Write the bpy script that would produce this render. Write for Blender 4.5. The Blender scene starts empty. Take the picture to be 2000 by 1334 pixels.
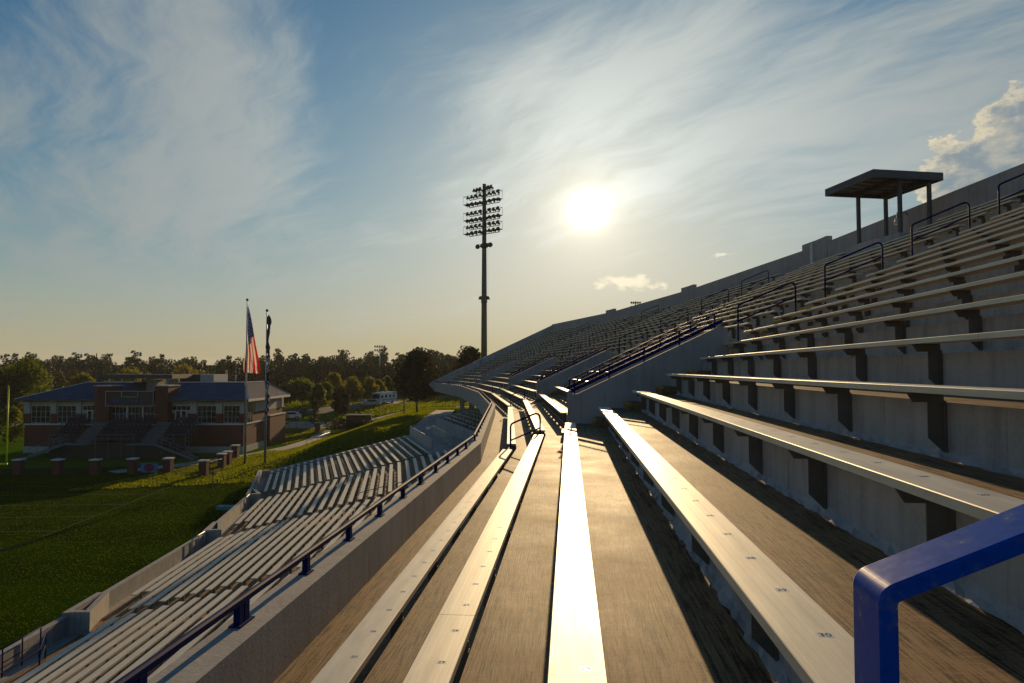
import bpy, bmesh, math, random
from math import sin, cos, tan, pi, radians, sqrt, atan2
from mathutils import Vector, Matrix

sc = bpy.context.scene
COL = sc.collection
random.seed(7)

# ------------------------------------------------------------------ camera, sky, sun, exposure
YAW, PITCH = radians(4.756), radians(2.298)
cam_d = bpy.data.cameras.new('camera')
cam_d.lens, cam_d.sensor_width = 24.0, 36.0
cam_d.clip_start, cam_d.clip_end = 0.05, 6000
cam = bpy.data.objects.new('camera', cam_d)
COL.objects.link(cam)
cam.location = (0, 0, 0)
cam.rotation_euler = (pi / 2 + PITCH, 0, YAW)
sc.camera = cam

SUN_EL, SUN_AZ = radians(13.13), radians(1.72)        # azimuth measured from +Y towards +X
SUN_DIR = Vector((cos(SUN_EL) * sin(SUN_AZ), cos(SUN_EL) * cos(SUN_AZ), sin(SUN_EL)))
sun_d = bpy.data.lights.new('sun', 'SUN')
sun_d.energy, sun_d.angle, sun_d.color = 5.0, radians(0.5), (1.0, 0.70, 0.36)
sun = bpy.data.objects.new('sun', sun_d)
COL.objects.link(sun)
sun.rotation_euler = (-SUN_DIR).to_track_quat('-Z', 'Y').to_euler()
sun.location = (0, 60, 60)

sc.view_settings.view_transform = 'Standard'
sc.view_settings.look = 'None'
sc.view_settings.gamma = 1
sc.view_settings.use_curve_mapping = False
sc.view_settings.exposure = -0.36

world = bpy.data.worlds.new('World')
sc.world = world
world.use_nodes = True


class NT:
    """tiny node-tree writer"""
    def __init__(s, tree):
        s.t = tree
        tree.nodes.clear()

    def n(s, typ, **kw):
        nd = s.t.nodes.new(typ)
        for k, v in kw.items():
            setattr(nd, k, v)
        return nd

    def link(s, a, b):
        s.t.links.new(a, b)

    def put(s, sock, v):
        if hasattr(v, 'is_output') or isinstance(v, bpy.types.NodeSocket):
            s.link(v, sock)
        else:
            if isinstance(v, (tuple, list)) and len(v) == 3 and sock.type == 'RGBA':
                v = (*v, 1)
            sock.default_value = v

    def m(s, op, a, b=0.0, c=0.0, clamp=False):
        nd = s.n('ShaderNodeMath', operation=op, use_clamp=clamp)
        s.put(nd.inputs[0], a)
        s.put(nd.inputs[1], b)
        s.put(nd.inputs[2], c)
        return nd.outputs[0]

    def mix(s, f, a, b, mode='MIX'):
        nd = s.n('ShaderNodeMix', data_type='RGBA', blend_type=mode)
        s.put(nd.inputs[0], f)
        s.put(nd.inputs[6], a)
        s.put(nd.inputs[7], b)
        return nd.outputs[2]

    def ramp(s, f, stops):
        nd = s.n('ShaderNodeValToRGB')
        cr = nd.color_ramp
        while len(cr.elements) < len(stops):
            cr.elements.new(0.5)
        for e, (p, c) in zip(cr.elements, stops):
            e.position = p
            e.color = (*c, 1) if isinstance(c, (tuple, list)) else (c, c, c, 1)
        s.put(nd.inputs[0], f)
        return nd.outputs[0]

    def noise(s, vec, scale, detail=4, rough=0.55, dist=0.0):
        nd = s.n('ShaderNodeTexNoise')
        if vec is not None:
            s.link(vec, nd.inputs['Vector'])
        nd.inputs['Scale'].default_value = scale
        nd.inputs['Detail'].default_value = detail
        nd.inputs['Roughness'].default_value = rough
        nd.inputs['Distortion'].default_value = dist
        return nd.outputs['Fac']

    def map(s, vec, loc=(0, 0, 0), rot=(0, 0, 0), scale=(1, 1, 1)):
        nd = s.n('ShaderNodeMapping')
        s.link(vec, nd.inputs[0])
        nd.inputs[1].default_value = loc
        nd.inputs[2].default_value = rot
        nd.inputs[3].default_value = scale
        return nd.outputs[0]

    def vec(s, x, y, z):
        nd = s.n('ShaderNodeCombineXYZ')
        s.put(nd.inputs[0], x)
        s.put(nd.inputs[1], y)
        s.put(nd.inputs[2], z)
        return nd.outputs[0]

    def sep(s, v):
        nd = s.n('ShaderNodeSeparateXYZ')
        s.link(v, nd.inputs[0])
        return nd.outputs

    def smooth(s, v, a, b):
        nd = s.n('ShaderNodeMapRange', interpolation_type='SMOOTHSTEP')
        s.put(nd.inputs[0], v)
        nd.inputs[1].default_value = a
        nd.inputs[2].default_value = b
        return nd.outputs[0]


def build_world():
    t = NT(world.node_tree)
    out = t.n('ShaderNodeOutputWorld')
    bg = t.n('ShaderNodeBackground')
    t.link(bg.outputs[0], out.inputs[0])
    sky = t.n('ShaderNodeTexSky', sky_type='NISHITA')
    sky.sun_disc = False
    sky.sun_elevation = SUN_EL
    sky.sun_rotation = SUN_AZ
    sky.altitude = 100
    sky.air_density = 1.0
    sky.dust_density = 0.5
    sky.ozone_density = 2.5
    d = t.n('ShaderNodeTexCoord').outputs['Generated']
    x, y, z = t.sep(d)
    zc = t.m('MAXIMUM', z, 0.0)
    # angle to the sun
    dp = t.n('ShaderNodeVectorMath', operation='DOT_PRODUCT')
    t.link(d, dp.inputs[0])
    dp.inputs[1].default_value = SUN_DIR
    ang = t.m('ARCCOSINE', t.m('MINIMUM', dp.outputs['Value'], 0.999999))
    # cloud plane
    k = t.m('DIVIDE', 1.0, t.m('ADD', zc, 0.10))
    p = t.vec(t.m('MULTIPLY', x, k), t.m('MULTIPLY', y, k), 0.0)
    warp = t.noise(t.map(p, (3.1, 0.4, 0)), 0.9, 3)
    wv = t.n('ShaderNodeVectorMath', operation='ADD')
    t.link(p, wv.inputs[0])
    t.link(t.vec(t.m('MULTIPLY', warp, 0.6), t.m('MULTIPLY', warp, 0.35), 0.0), wv.inputs[1])
    pw = wv.outputs[0]
    big = t.noise(t.map(pw, (1.7, 5.2, 0), (0, 0, radians(24)), (0.85, 0.55, 1)), 0.62, 3, 0.5)
    rot = t.map(pw, rot=(0, 0, radians(-32)))
    rot2 = t.map(pw, rot=(0, 0, radians(-52)))
    streak = t.noise(t.map(rot, (0.3, 2.2, 0), scale=(1.9, 0.45, 1)), 1.15, 9, 0.62, 0.15)
    fine = t.noise(t.map(rot2, (4.0, 1.2, 0), scale=(2.8, 0.55, 1)), 3.2, 8, 0.66, 0.1)
    cov = t.m('ADD', t.m('MULTIPLY', big, 0.40), t.m('MULTIPLY', streak, 0.50))
    cov = t.m('ADD', cov, t.m('MULTIPLY', fine, 0.22))
    az = t.m('ARCTAN2', x, y)
    el = t.m('ARCSINE', z)

    def blob(a0, e0, ra, re):
        u = t.m('DIVIDE', t.m('SUBTRACT', az, a0), ra)
        v = t.m('DIVIDE', t.m('SUBTRACT', el, e0), re)
        r = t.m('SQRT', t.m('ADD', t.m('MULTIPLY', u, u), t.m('MULTIPLY', v, v)))
        return t.m('SUBTRACT', 1.0, r)
    veil = t.m('MAXIMUM', blob(-0.52, 0.33, 0.24, 0.24), t.m('MAXIMUM', blob(0.42, 0.31, 0.45, 0.14), blob(-0.05, 0.40, 0.42, 0.17)))
    cov = t.m('ADD', cov, t.m('MULTIPLY', t.m('MAXIMUM', veil, -0.6), 0.16))
    cloud = t.smooth(cov, 0.49, 0.72)
    cloud = t.m('MULTIPLY', cloud, 0.85)
    # low puffs in a band near the horizon and the cumulus on the right
    q = t.vec(az, t.m('MULTIPLY', el, 1.6), 0.0)
    puffn = t.noise(t.map(q, (0.7, 0.2, 0)), 15.0, 7, 0.6)
    lump = t.noise(t.map(q, (2.3, 1.1, 0)), 30.0, 8, 0.62)

    cum = t.m('MAXIMUM', blob(0.550, 0.226, 0.110, 0.070), blob(0.585, 0.262, 0.085, 0.070))
    cum = t.m('ADD', cum, t.m('MULTIPLY', t.m('SUBTRACT', lump, 0.5), 1.25))
    cum = t.m('ADD', cum, t.m('MULTIPLY', t.m('SUBTRACT', puffn, 0.5), 0.9))
    cumm = t.smooth(cum, 0.08, 0.20)
    edge = t.m('SUBTRACT', 1.0, t.smooth(cum, 0.06, 0.46))
    low = t.m('MAXIMUM', blob(0.090, 0.123, 0.070, 0.016), blob(0.220, 0.159, 0.030, 0.010))
    low = t.m('ADD', low, t.m('MULTIPLY', t.m('SUBTRACT', lump, 0.5), 2.6))
    lowm = t.smooth(low, 0.30, 0.75)
    # radiance (nishita is bright: everything is scaled by the background strength)
    near = t.m('EXPONENT', t.m('MULTIPLY', ang, -3.2))
    hs = t.n('ShaderNodeHueSaturation')
    hs.inputs['Saturation'].default_value = 1.32
    t.link(sky.outputs[0], hs.inputs['Color'])
    sc1 = t.mix(1.0, hs.outputs[0], (0.78 * 0.2, 0.96 * 0.2, 0.92 * 0.2), 'MULTIPLY')
    gm = t.n('ShaderNodeGamma')
    gm.inputs[1].default_value = 1.22
    t.link(sc1, gm.inputs[0])
    base = t.mix(1.0, gm.outputs[0], (5.4, 5.5, 5.7), 'MULTIPLY')
    den = t.mix(1.0, t.mix(1.0, base, (0.105, 0.105, 0.105), 'MULTIPLY'), (1.0, 1.0, 1.0), 'ADD')
    base = t.mix(1.0, base, den, 'DIVIDE')
    hz = t.m('MULTIPLY', t.m('EXPONENT', t.m('MULTIPLY', zc, -8.0)), 0.92)
    base = t.mix(hz, base, (4.3, 3.65, 2.5))
    lum = t.m('ADD', 3.1, t.m('MULTIPLY', near, 7.0))
    ccol = t.n('ShaderNodeVectorMath', operation='SCALE')
    ccol.inputs[0].default_value = (0.90, 0.98, 0.95)
    t.link(lum, ccol.inputs['Scale'])
    c1 = t.mix(cloud, base, ccol.outputs[0])
    # cumulus: grey-blue body, lit rim
    lit = t.m('ADD', t.m('MULTIPLY', edge, 0.75), t.m('MULTIPLY', t.m('SUBTRACT', puffn, 0.47), 2.6), clamp=True)
    cb = t.mix(lit, (2.3, 2.9, 3.3), (9.0, 7.6, 5.0))
    c2 = t.mix(t.m('MULTIPLY', cumm, 0.9), c1, cb)
    c3 = t.mix(t.m('MULTIPLY', lowm, 0.55), c2, (12.0, 10.5, 7.6))
    # aureole and disc of the sun itself
    g1 = t.m('MULTIPLY', t.m('EXPONENT', t.m('MULTIPLY', ang, -6.0)), 2.0)
    g2 = t.m('MULTIPLY', t.m('EXPONENT', t.m('MULTIPLY', t.m('MULTIPLY', ang, ang), -3200.0)), 55.0)
    g1 = t.m('ADD', g1, t.m('MULTIPLY', t.m('EXPONENT', t.m('MULTIPLY', ang, -24.0)), 6.5))
    gl = t.n('ShaderNodeVectorMath', operation='SCALE')
    gl.inputs[0].default_value = (1.0, 0.84, 0.54)
    t.link(t.m('ADD', g1, g2), gl.inputs['Scale'])
    fin = t.mix(1.0, c3, gl.outputs[0], 'ADD')
    t.link(fin, bg.inputs[0])
    bg.inputs[1].default_value = 0.125


build_world()

# ------------------------------------------------------------------ materials
MATS = {}


def new_mat(name):
    m = bpy.data.materials.new(name)
    m.use_nodes = True
    t = NT(m.node_tree)
    out = t.n('ShaderNodeOutputMaterial')
    b = t.n('ShaderNodeBsdfPrincipled')
    t.link(b.outputs[0], out.inputs[0])
    MATS[name] = m
    return m, t, b, out


def simple(name, col, rough=0.6, metal=0.0, var=0.25, scale=3.0, bump=0.0, bscale=40.0):
    m, t, b, out = new_mat(name)
    pos = t.n('ShaderNodeNewGeometry').outputs['Position']
    n1 = t.noise(pos, scale, 5, 0.6)
    lo = tuple(c * (1 - var) for c in col)
    hi = tuple(min(1, c * (1 + var)) for c in col)
    t.link(t.ramp(n1, [(0.3, lo), (0.7, hi)]), b.inputs['Base Color'])
    b.inputs['Roughness'].default_value = rough
    b.inputs['Metallic'].default_value = metal
    if bump:
        bp = t.n('ShaderNodeBump')
        bp.inputs['Strength'].default_value = bump
        bp.inputs['Distance'].default_value = 0.02
        t.link(t.noise(pos, bscale, 4), bp.inputs['Height'])
        t.link(bp.outputs[0], b.inputs['Normal'])
    return m


def mat_aluminium(name, ridged):
    m, t, b, out = new_mat(name)
    geo = t.n('ShaderNodeNewGeometry')
    pos = geo.outputs['Position']
    tc = t.n('ShaderNodeTexCoord').outputs['Object']
    dirt = t.noise(t.map(pos, scale=(6, 0.9, 6)), 1.6, 6, 0.65)
    spot = t.noise(pos, 9.0, 5, 0.7)
    c = t.ramp(dirt, [(0.25, (0.50, 0.46, 0.35)), (0.6, (0.68, 0.63, 0.50)), (0.8, (0.74, 0.69, 0.57))])
    c = t.mix(t.m('MULTIPLY', t.smooth(spot, 0.66, 0.80), 0.45), c, (0.30, 0.27, 0.21))
    t.link(c, b.inputs['Base Color'])
    b.inputs['Metallic'].default_value = 0.22 if ridged else 0.12
    t.link(t.m('ADD', 0.43, t.m('MULTIPLY', dirt, 0.18)), b.inputs['Roughness'])
    if ridged:
        ox, oy, oz = t.sep(tc)
        w = t.m('SINE', t.m('MULTIPLY', ox, 2 * pi / 0.0092))
        zone = t.m('SINE', t.m('MULTIPLY', ox, 2 * pi / 0.094))
        h = t.m('ADD', t.m('MULTIPLY', w, 0.5), t.m('MULTIPLY', t.smooth(zone, -0.2, 0.2), 1.5))
        bp = t.n('ShaderNodeBump')
        bp.inputs['Strength'].default_value = 0.13
        bp.inputs['Distance'].default_value = 0.0012
        t.link(h, bp.inputs['Height'])
        t.link(bp.outputs[0], b.inputs['Normal'])
    return m


def mat_tread():
    m, t, b, out = new_mat('broomed_concrete')
    pos = t.n('ShaderNodeNewGeometry').outputs['Position']
    st = t.noise(t.map(pos, scale=(1, 0.032, 1)), 90.0, 4, 0.72)
    st2 = t.noise(t.map(pos, scale=(1, 0.085, 1)), 27.0, 6, 0.70)
    big = t.noise(pos, 1.3, 6, 0.7)
    cr = t.noise(t.map(pos, scale=(0.12, 1, 1)), 60.0, 3, 0.75)
    pit = t.noise(pos, 55.0, 3, 0.6)
    sprk = t.noise(pos, 130.0, 2, 0.6)
    f = t.m('ADD', t.m('MULTIPLY', st, 0.46), t.m('MULTIPLY', st2, 0.28))
    f = t.m('ADD', f, t.m('MULTIPLY', big, 0.20))
    f = t.m('ADD', f, t.m('MULTIPLY', cr, 0.14))
    f = t.m('ADD', t.m('MULTIPLY', f, 0.90), t.m('MULTIPLY', sprk, 0.10))
    c = t.ramp(f, [(0.44, (0.020, 0.012, 0.006)), (0.495, (0.135, 0.080, 0.038)), (0.56, (0.35, 0.222, 0.108))])
    blot = t.noise(t.map(pos, scale=(1, 0.55, 1)), 5.5, 5, 0.75)
    c = t.mix(t.m('MULTIPLY', t.smooth(blot, 0.60, 0.72), 0.6), c, (0.045, 0.036, 0.027))
    c = t.mix(t.m('MULTIPLY', t.smooth(pit, 0.66, 0.72), 0.75), c, (0.025, 0.02, 0.016))
    t.link(c, b.inputs['Base Color'])
    t.link(t.m('ADD', 0.55, t.m('MULTIPLY', big, 0.25)), b.inputs['Roughness'])
    b.inputs['Specular IOR Level'].default_value = 0.16
    bp = t.n('ShaderNodeBump')
    bp.inputs['Strength'].default_value = 0.55
    bp.inputs['Distance'].default_value = 0.006
    t.link(t.m('ADD', st, t.m('MULTIPLY', st2, 0.6)), bp.inputs['Height'])
    t.link(bp.outputs[0], b.inputs['Normal'])
    return m


def mat_concrete(name, col, stain=0.5):
    m, t, b, out = new_mat(name)
    pos = t.n('ShaderNodeNewGeometry').outputs['Position']
    big = t.noise(pos, 0.8, 6, 0.65)
    drip = t.noise(t.map(pos, scale=(1, 1, 0.10)), 5.0, 5, 0.65)
    fine = t.noise(pos, 28.0, 5, 0.7)
    f = t.m('ADD', t.m('MULTIPLY', big, 0.4), t.m('MULTIPLY', drip, 0.4))
    f = t.m('ADD', f, t.m('MULTIPLY', fine, 0.2))
    lo = tuple(c * (1 - stain) for c in col)
    hi = tuple(c * (1 + stain * 0.45) for c in col)
    c = t.ramp(f, [(0.34, lo), (0.52, col), (0.66, hi)])
    run = t.noise(t.map(pos, scale=(1, 1, 0.05)), 9.0, 5, 0.7)
    c = t.mix(t.m('MULTIPLY', t.smooth(run, 0.56, 0.72), 0.55), c, tuple(x * y for x, y in zip(col, (0.42, 0.34, 0.27))))
    patch = t.noise(t.map(pos, (5, 3, 1)), 1.7, 7, 0.72)
    c = t.mix(t.m('MULTIPLY', t.smooth(patch, 0.58, 0.66), 0.30), c, tuple(min(1, x * 1.35) for x in col))
    pits = t.noise(pos, 60.0, 2, 0.5)
    c = t.mix(t.m('MULTIPLY', t.smooth(pits, 0.70, 0.76), 0.7), c, tuple(x * 0.35 for x in col))
    t.link(c, b.inputs['Base Color'])
    b.inputs['Roughness'].default_value = 0.85
    bp = t.n('ShaderNodeBump')
    bp.inputs['Strength'].default_value = 0.4
    bp.inputs['Distance'].default_value = 0.01
    t.link(fine, bp.inputs['Height'])
    t.link(bp.outputs[0], b.inputs['Normal'])
    return m


def mat_blue_paint():
    m, t, b, out = new_mat('blue_paint')
    pos = t.n('ShaderNodeNewGeometry').outputs['Position']
    chip = t.noise(t.map(pos, (0.37, 0.1, 0.2)), 13.0, 4, 0.58)
    wear = t.noise(pos, 34.0, 6, 0.7)
    c = t.ramp(wear, [(0.3, (0.001, 0.050, 0.34)), (0.7, (0.002, 0.066, 0.44))])
    haze = t.m('MULTIPLY', t.smooth(chip, 0.54, 0.64), 0.30)
    c = t.mix(haze, c, (0.16, 0.17, 0.27))
    hole = t.smooth(chip, 0.668, 0.676)
    c = t.mix(hole, c, (0.30, 0.30, 0.32))
    t.link(c, b.inputs['Base Color'])
    t.link(t.m('ADD', 0.20, t.m('MULTIPLY', wear, 0.2)), b.inputs['Roughness'])
    b.inputs['Specular IOR Level'].default_value = 0.08
    return m


def mat_grass(name, a, bcol, field=False):
    m, t, b, out = new_mat(name)
    pos = t.n('ShaderNodeNewGeometry').outputs['Position']
    n1 = t.noise(pos, 0.25, 6, 0.7)
    n2 = t.noise(pos, 9.0, 4, 0.7)
    f = t.m('ADD', t.m('MULTIPLY', n1, 0.6), t.m('MULTIPLY', n2, 0.4))
    c = t.ramp(f, [(0.36, a), (0.64, bcol)])
    if field:
        r = t.map(pos, rot=(0, 0, -FIELD_ROT))
        rx, ry, rz = t.sep(r)
        band = t.m('SINE', t.m('MULTIPLY', ry, 2 * pi / 9.14))
        c = t.mix(t.m('MULTIPLY', t.smooth(band, -0.15, 0.15), 0.28), c, tuple(x * 0.45 for x in a))
    t.link(c, b.inputs['Base Color'])
    b.inputs['Roughness'].default_value = 0.9
    b.inputs['Specular IOR Level'].default_value = 0.0
    bp = t.n('ShaderNodeBump')
    bp.inputs['Strength'].default_value = 0.8
    bp.inputs['Distance'].default_value = 0.12
    t.link(n2, bp.inputs['Height'])
    t.link(bp.outputs[0], b.inputs['Normal'])
    return m


def mat_leaf(name, a, bcol, trans=0.45):
    m, t, b, out = new_mat(name)
    pos = t.n('ShaderNodeNewGeometry').outputs['Position']
    n1 = t.noise(pos, 0.7, 3, 0.6)
    c = t.ramp(n1, [(0.3, a), (0.7, bcol)])
    t.link(c, b.inputs['Base Color'])
    b.inputs['Roughness'].default_value = 0.6
    b.inputs['Specular IOR Level'].default_value = 0.2
    tr = t.n('ShaderNodeBsdfTranslucent')
    t.link(c if name.startswith('flag') else t.mix(1.0, c, (1.9, 1.7, 0.7), 'MULTIPLY'), tr.inputs[0])
    mx = t.n('ShaderNodeMixShader')
    mx.inputs[0].default_value = trans
    t.link(b.outputs[0], mx.inputs[1])
    t.link(tr.outputs[0], mx.inputs[2])
    t.link(mx.outputs[0], out.inputs[0])
    return m


def mat_brick():
    m, t, b, out = new_mat('brick')
    tc = t.n('ShaderNodeTexCoord').outputs['Object']
    x, y, z = t.sep(tc)
    br = t.n('ShaderNodeTexBrick')
    t.link(t.vec(t.m('ADD', x, y), z, 0.0), br.inputs[0])
    br.inputs['Scale'].default_value = 1.0
    br.inputs['Brick Width'].default_value = 0.22
    br.inputs['Row Height'].default_value = 0.075
    br.inputs['Mortar Size'].default_value = 0.008
    br.inputs['Color1'].default_value = (0.17, 0.040, 0.022, 1)
    br.inputs['Color2'].default_value = (0.12, 0.028, 0.017, 1)
    br.inputs['Mortar'].default_value = (0.10, 0.055, 0.04, 1)
    t.link(br.outputs['Color'], b.inputs['Base Color'])
    b.inputs['Roughness'].default_value = 0.85
    return m


FIELD_ROT = radians(8.0)
mat_aluminium('aluminium_ridged', True)
mat_aluminium('aluminium', False)
mat_tread()
mat_concrete('concrete', (0.42, 0.395, 0.39), 0.5)
mat_concrete('concrete_pale', (0.36, 0.34, 0.31), 0.4)
mat_concrete('mortar', (0.42, 0.42, 0.43), 0.45)
mat_concrete('wall_concrete', (0.38, 0.335, 0.33), 0.3)
mat_concrete('path_concrete', (0.40, 0.35, 0.29), 0.3)
mat_blue_paint()
simple('rail_paint', (0.003, 0.011, 0.09), 0.6, var=0.25, scale=30)
MATS['rail_paint'].node_tree.nodes['Principled BSDF'].inputs['Specular IOR Level'].default_value = 0.06
simple('dark_bracket', (0.16, 0.145, 0.13), 0.6, 0.3)
simple('yellow_paint', (0.55, 0.28, 0.02), 0.6, var=0.3, scale=12)
simple('sticker', (0.58, 0.60, 0.60), 0.42, 0.15, var=0.1)
simple('ink', (0.006, 0.012, 0.04), 1.0, var=0.1)
for _n in ('sticker', 'ink'):
    MATS[_n].node_tree.nodes['Principled BSDF'].inputs['Specular IOR Level'].default_value = 0.0 if _n == 'ink' else 0.5
simple('galvanised', (0.42, 0.43, 0.44), 0.45, 0.6, var=0.2)
simple('dull_aluminium', (0.16, 0.17, 0.19), 0.6, 0.2, var=0.2)
simple('tower_steel', (0.11, 0.10, 0.09), 0.6, 0.2)
simple('lamp_housing', (0.055, 0.052, 0.05), 0.5, 0.2)
simple('lamp_glass', (0.20, 0.20, 0.20), 0.2, 0.0)
simple('canopy_paint', (0.075, 0.075, 0.08), 0.6)
simple('canopy_deck', (0.16, 0.155, 0.15), 0.6)
simple('asphalt', (0.10, 0.095, 0.09), 0.85, var=0.3, scale=0.7)
simple('road_pale', (0.24, 0.215, 0.19), 0.85, var=0.25, scale=0.5)
mat_brick()
simple('stucco', (0.44, 0.42, 0.38), 0.85, var=0.12)
simple('trim_white', (0.62, 0.60, 0.57), 0.6, var=0.1)
simple('glass_dark', (0.012, 0.014, 0.018), 0.08)
simple('roof_metal', (0.035, 0.065, 0.125), 0.7, 0.0, var=0.15)
simple('navy_seat', (0.008, 0.008, 0.028), 0.7)
simple('dark_steel', (0.06, 0.06, 0.065), 0.55, 0.4)
simple('black_panel', (0.010, 0.010, 0.016), 0.45)
simple('blue_print', (0.02, 0.05, 0.30), 0.6)
simple('banner_blue', (0.05, 0.16, 0.42), 0.7)
simple('banner_oval', (0.10, 0.03, 0.05), 0.7)
simple('goal_yellow', (0.80, 0.88, 0.01), 0.4, var=0.03)
simple('ribbon_red', (0.65, 0.05, 0.02), 0.7)
simple('flag_dark', (0.03, 0.035, 0.05), 0.8, var=0.2)
simple('bark', (0.055, 0.04, 0.03), 0.9, var=0.3, bump=0.5, bscale=14)
simple('car_white', (0.70, 0.70, 0.70), 0.3, var=0.03)
simple('car_silver', (0.32, 0.34, 0.37), 0.3, 0.5, var=0.05)
simple('rubber', (0.02, 0.02, 0.02), 0.8)
simple('teal_tarp', (0.02, 0.25, 0.24), 0.7)
mat_grass('field_turf', (0.016, 0.040, 0.0004), (0.032, 0.064, 0.0008), True)
mat_grass('lawn', (0.042, 0.095, 0.001), (0.100, 0.185, 0.002))
mat_leaf('blade_lawn', (0.085, 0.115, 0.004), (0.120, 0.140, 0.006), 0.68)
mat_leaf('blade_field', (0.042, 0.062, 0.002), (0.062, 0.082, 0.003), 0.55)
mat_leaf('leaf_green', (0.045, 0.075, 0.008), (0.105, 0.130, 0.014), 0.62)
mat_leaf('leaf_olive', (0.075, 0.082, 0.008), (0.160, 0.145, 0.014), 0.62)
mat_leaf('flag_red', (0.55, 0.012, 0.02), (0.62, 0.016, 0.025), 0.6)
mat_leaf('flag_white', (0.70, 0.66, 0.60), (0.78, 0.74, 0.68), 0.6)
mat_leaf('flag_blue', (0.03, 0.045, 0.16), (0.04, 0.055, 0.20), 0.5)
mat_leaf('leaf_dark', (0.020, 0.026, 0.012), (0.045, 0.045, 0.016), 0.3)
mat_leaf('leaf_pine', (0.016, 0.024, 0.012), (0.034, 0.042, 0.020), 0.25)

# ------------------------------------------------------------------ mesh helpers


class MB:
    def __init__(s):
        s.v, s.f, s.mi = [], [], []

    def add(s, verts, faces, mi=0):
        o = len(s.v)
        s.v += [tuple(p) for p in verts]
        s.f += [tuple(i + o for i in f) for f in faces]
        s.mi += [mi] * len(faces)
        return s

    def box(s, x0, x1, y0, y1, z0, z1, mi=0, M=None):
        v = [(x0, y0, z0), (x1, y0, z0), (x1, y1, z0), (x0, y1, z0), (x0, y0, z1), (x1, y0, z1), (x1, y1, z1), (x0, y1, z1)]
        if M:
            v = [M @ Vector(p) for p in v]
        return s.add(v, [(3, 2, 1, 0), (4, 5, 6, 7), (0, 1, 5, 4), (1, 2, 6, 5), (2, 3, 7, 6), (3, 0, 4, 7)], mi)

    def hexa(s, b4, t4, mi=0):
        """b4/t4: 4 bottom and 4 top points, counter-clockwise from above"""
        return s.add(list(b4) + list(t4), [(3, 2, 1, 0), (4, 5, 6, 7), (0, 1, 5, 4), (1, 2, 6, 5), (2, 3, 7, 6), (3, 0, 4, 7)], mi)

    def prism(s, poly, a, b, axis='y', mi=0, caps=True):
        """poly of (p,q) extruded along axis: y -> (p,y,q); x -> (x,p,q); z -> (p,q,z)"""
        n = len(poly)
        f = {'y': lambda p, q, w: (p, w, q), 'x': lambda p, q, w: (w, p, q), 'z': lambda p, q, w: (p, q, w)}[axis]
        v = [f(p, q, a) for p, q in poly] + [f(p, q, b) for p, q in poly]
        fs = [(i, (i + 1) % n, (i + 1) % n + n, i + n) for i in range(n)]
        if caps:
            fs += [tuple(range(n))[::-1], tuple(range(n, 2 * n))]
        return s.add(v, fs, mi)

    def tube(s, pts, r, seg=8, mi=0, r2=None, caps=True):
        pts = [Vector(p) for p in pts]
        n = len(pts)
        rings = []
        up = None
        for i, p in enumerate(pts):
            d = (pts[min(i + 1, n - 1)] - pts[max(i - 1, 0)]).normalized()
            if up is None:
                up = Vector((0, 0, 1)) if abs(d.z) < 0.9 else Vector((1, 0, 0))
            a = d.cross(up).normalized()
            up = a.cross(d).normalized()
            rr = r if r2 is None else r + (r2 - r) * i / (n - 1)
            rings.append([p + (a * cos(2 * pi * k / seg) + up * sin(2 * pi * k / seg)) * rr for k in range(seg)])
        v = [q for ring in rings for q in ring]
        fs = []
        for i in range(n - 1):
            for k in range(seg):
                k2 = (k + 1) % seg
                fs.append((i * seg + k, i * seg + k2, (i + 1) * seg + k2, (i + 1) * seg + k))
        if caps:
            fs += [tuple(range(seg))[::-1], tuple(range((n - 1) * seg, n * seg))]
        return s.add(v, fs, mi)

    def bar(s, a, b, w, h, mi=0, up=(0, 0, 1)):
        a, b = Vector(a), Vector(b)
        d = (b - a).normalized()
        u = Vector(up)
        sd = d.cross(u)
        if sd.length < 1e-4:
            sd = d.cross(Vector((1, 0, 0)))
        sd = sd.normalized() * (w / 2)
        u = sd.cross(d).normalized() * (h / 2)
        v = [a - sd - u, a + sd - u, a + sd + u, a - sd + u, b - sd - u, b + sd - u, b + sd + u, b - sd + u]
        return s.add(v, [(0, 1, 2, 3), (7, 6, 5, 4), (1, 0, 4, 5), (2, 1, 5, 6), (3, 2, 6, 7), (0, 3, 7, 4)], mi)

    def mesh(s, name, mats, smooth=False):
        me = bpy.data.meshes.new(name)
        me.from_pydata([tuple(p) for p in s.v], [], s.f)
        for m in (mats if isinstance(mats, (list, tuple)) else [mats]):
            me.materials.append(MATS[m])
        if len(me.materials) > 1:
            me.polygons.foreach_set('material_index', s.mi)
        bm = bmesh.new()
        bm.from_mesh(me)
        bmesh.ops.recalc_face_normals(bm, faces=bm.faces)
        bm.to_mesh(me)
        bm.free()
        if smooth:
            me.polygons.foreach_set('use_smooth', [True] * len(me.polygons))
        me.update()
        return me


def obj(name, me, parent=None, loc=None, rotz=0.0):
    o = bpy.data.objects.new(name, me)
    COL.objects.link(o)
    if parent is not None:
        o.parent = parent
    if loc is not None:
        o.location = loc
    if rotz:
        o.rotation_euler = (0, 0, rotz)
    return o


def tag(o, label, cat, group=None):
    o['label'] = label
    o['category'] = cat
    if group:
        o['group'] = group
    return o


def thing(name, label, cat, loc=(0, 0, 0), rotz=0.0, group=None):
    o = obj(name, None, None, loc, rotz)
    return tag(o, label, cat, group)


def struct(name, me, loc=None):
    o = obj(name, me, None, loc)
    o['kind'] = 'structure'
    return o


def stuff(o):
    o['kind'] = 'stuff'
    return o


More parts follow.
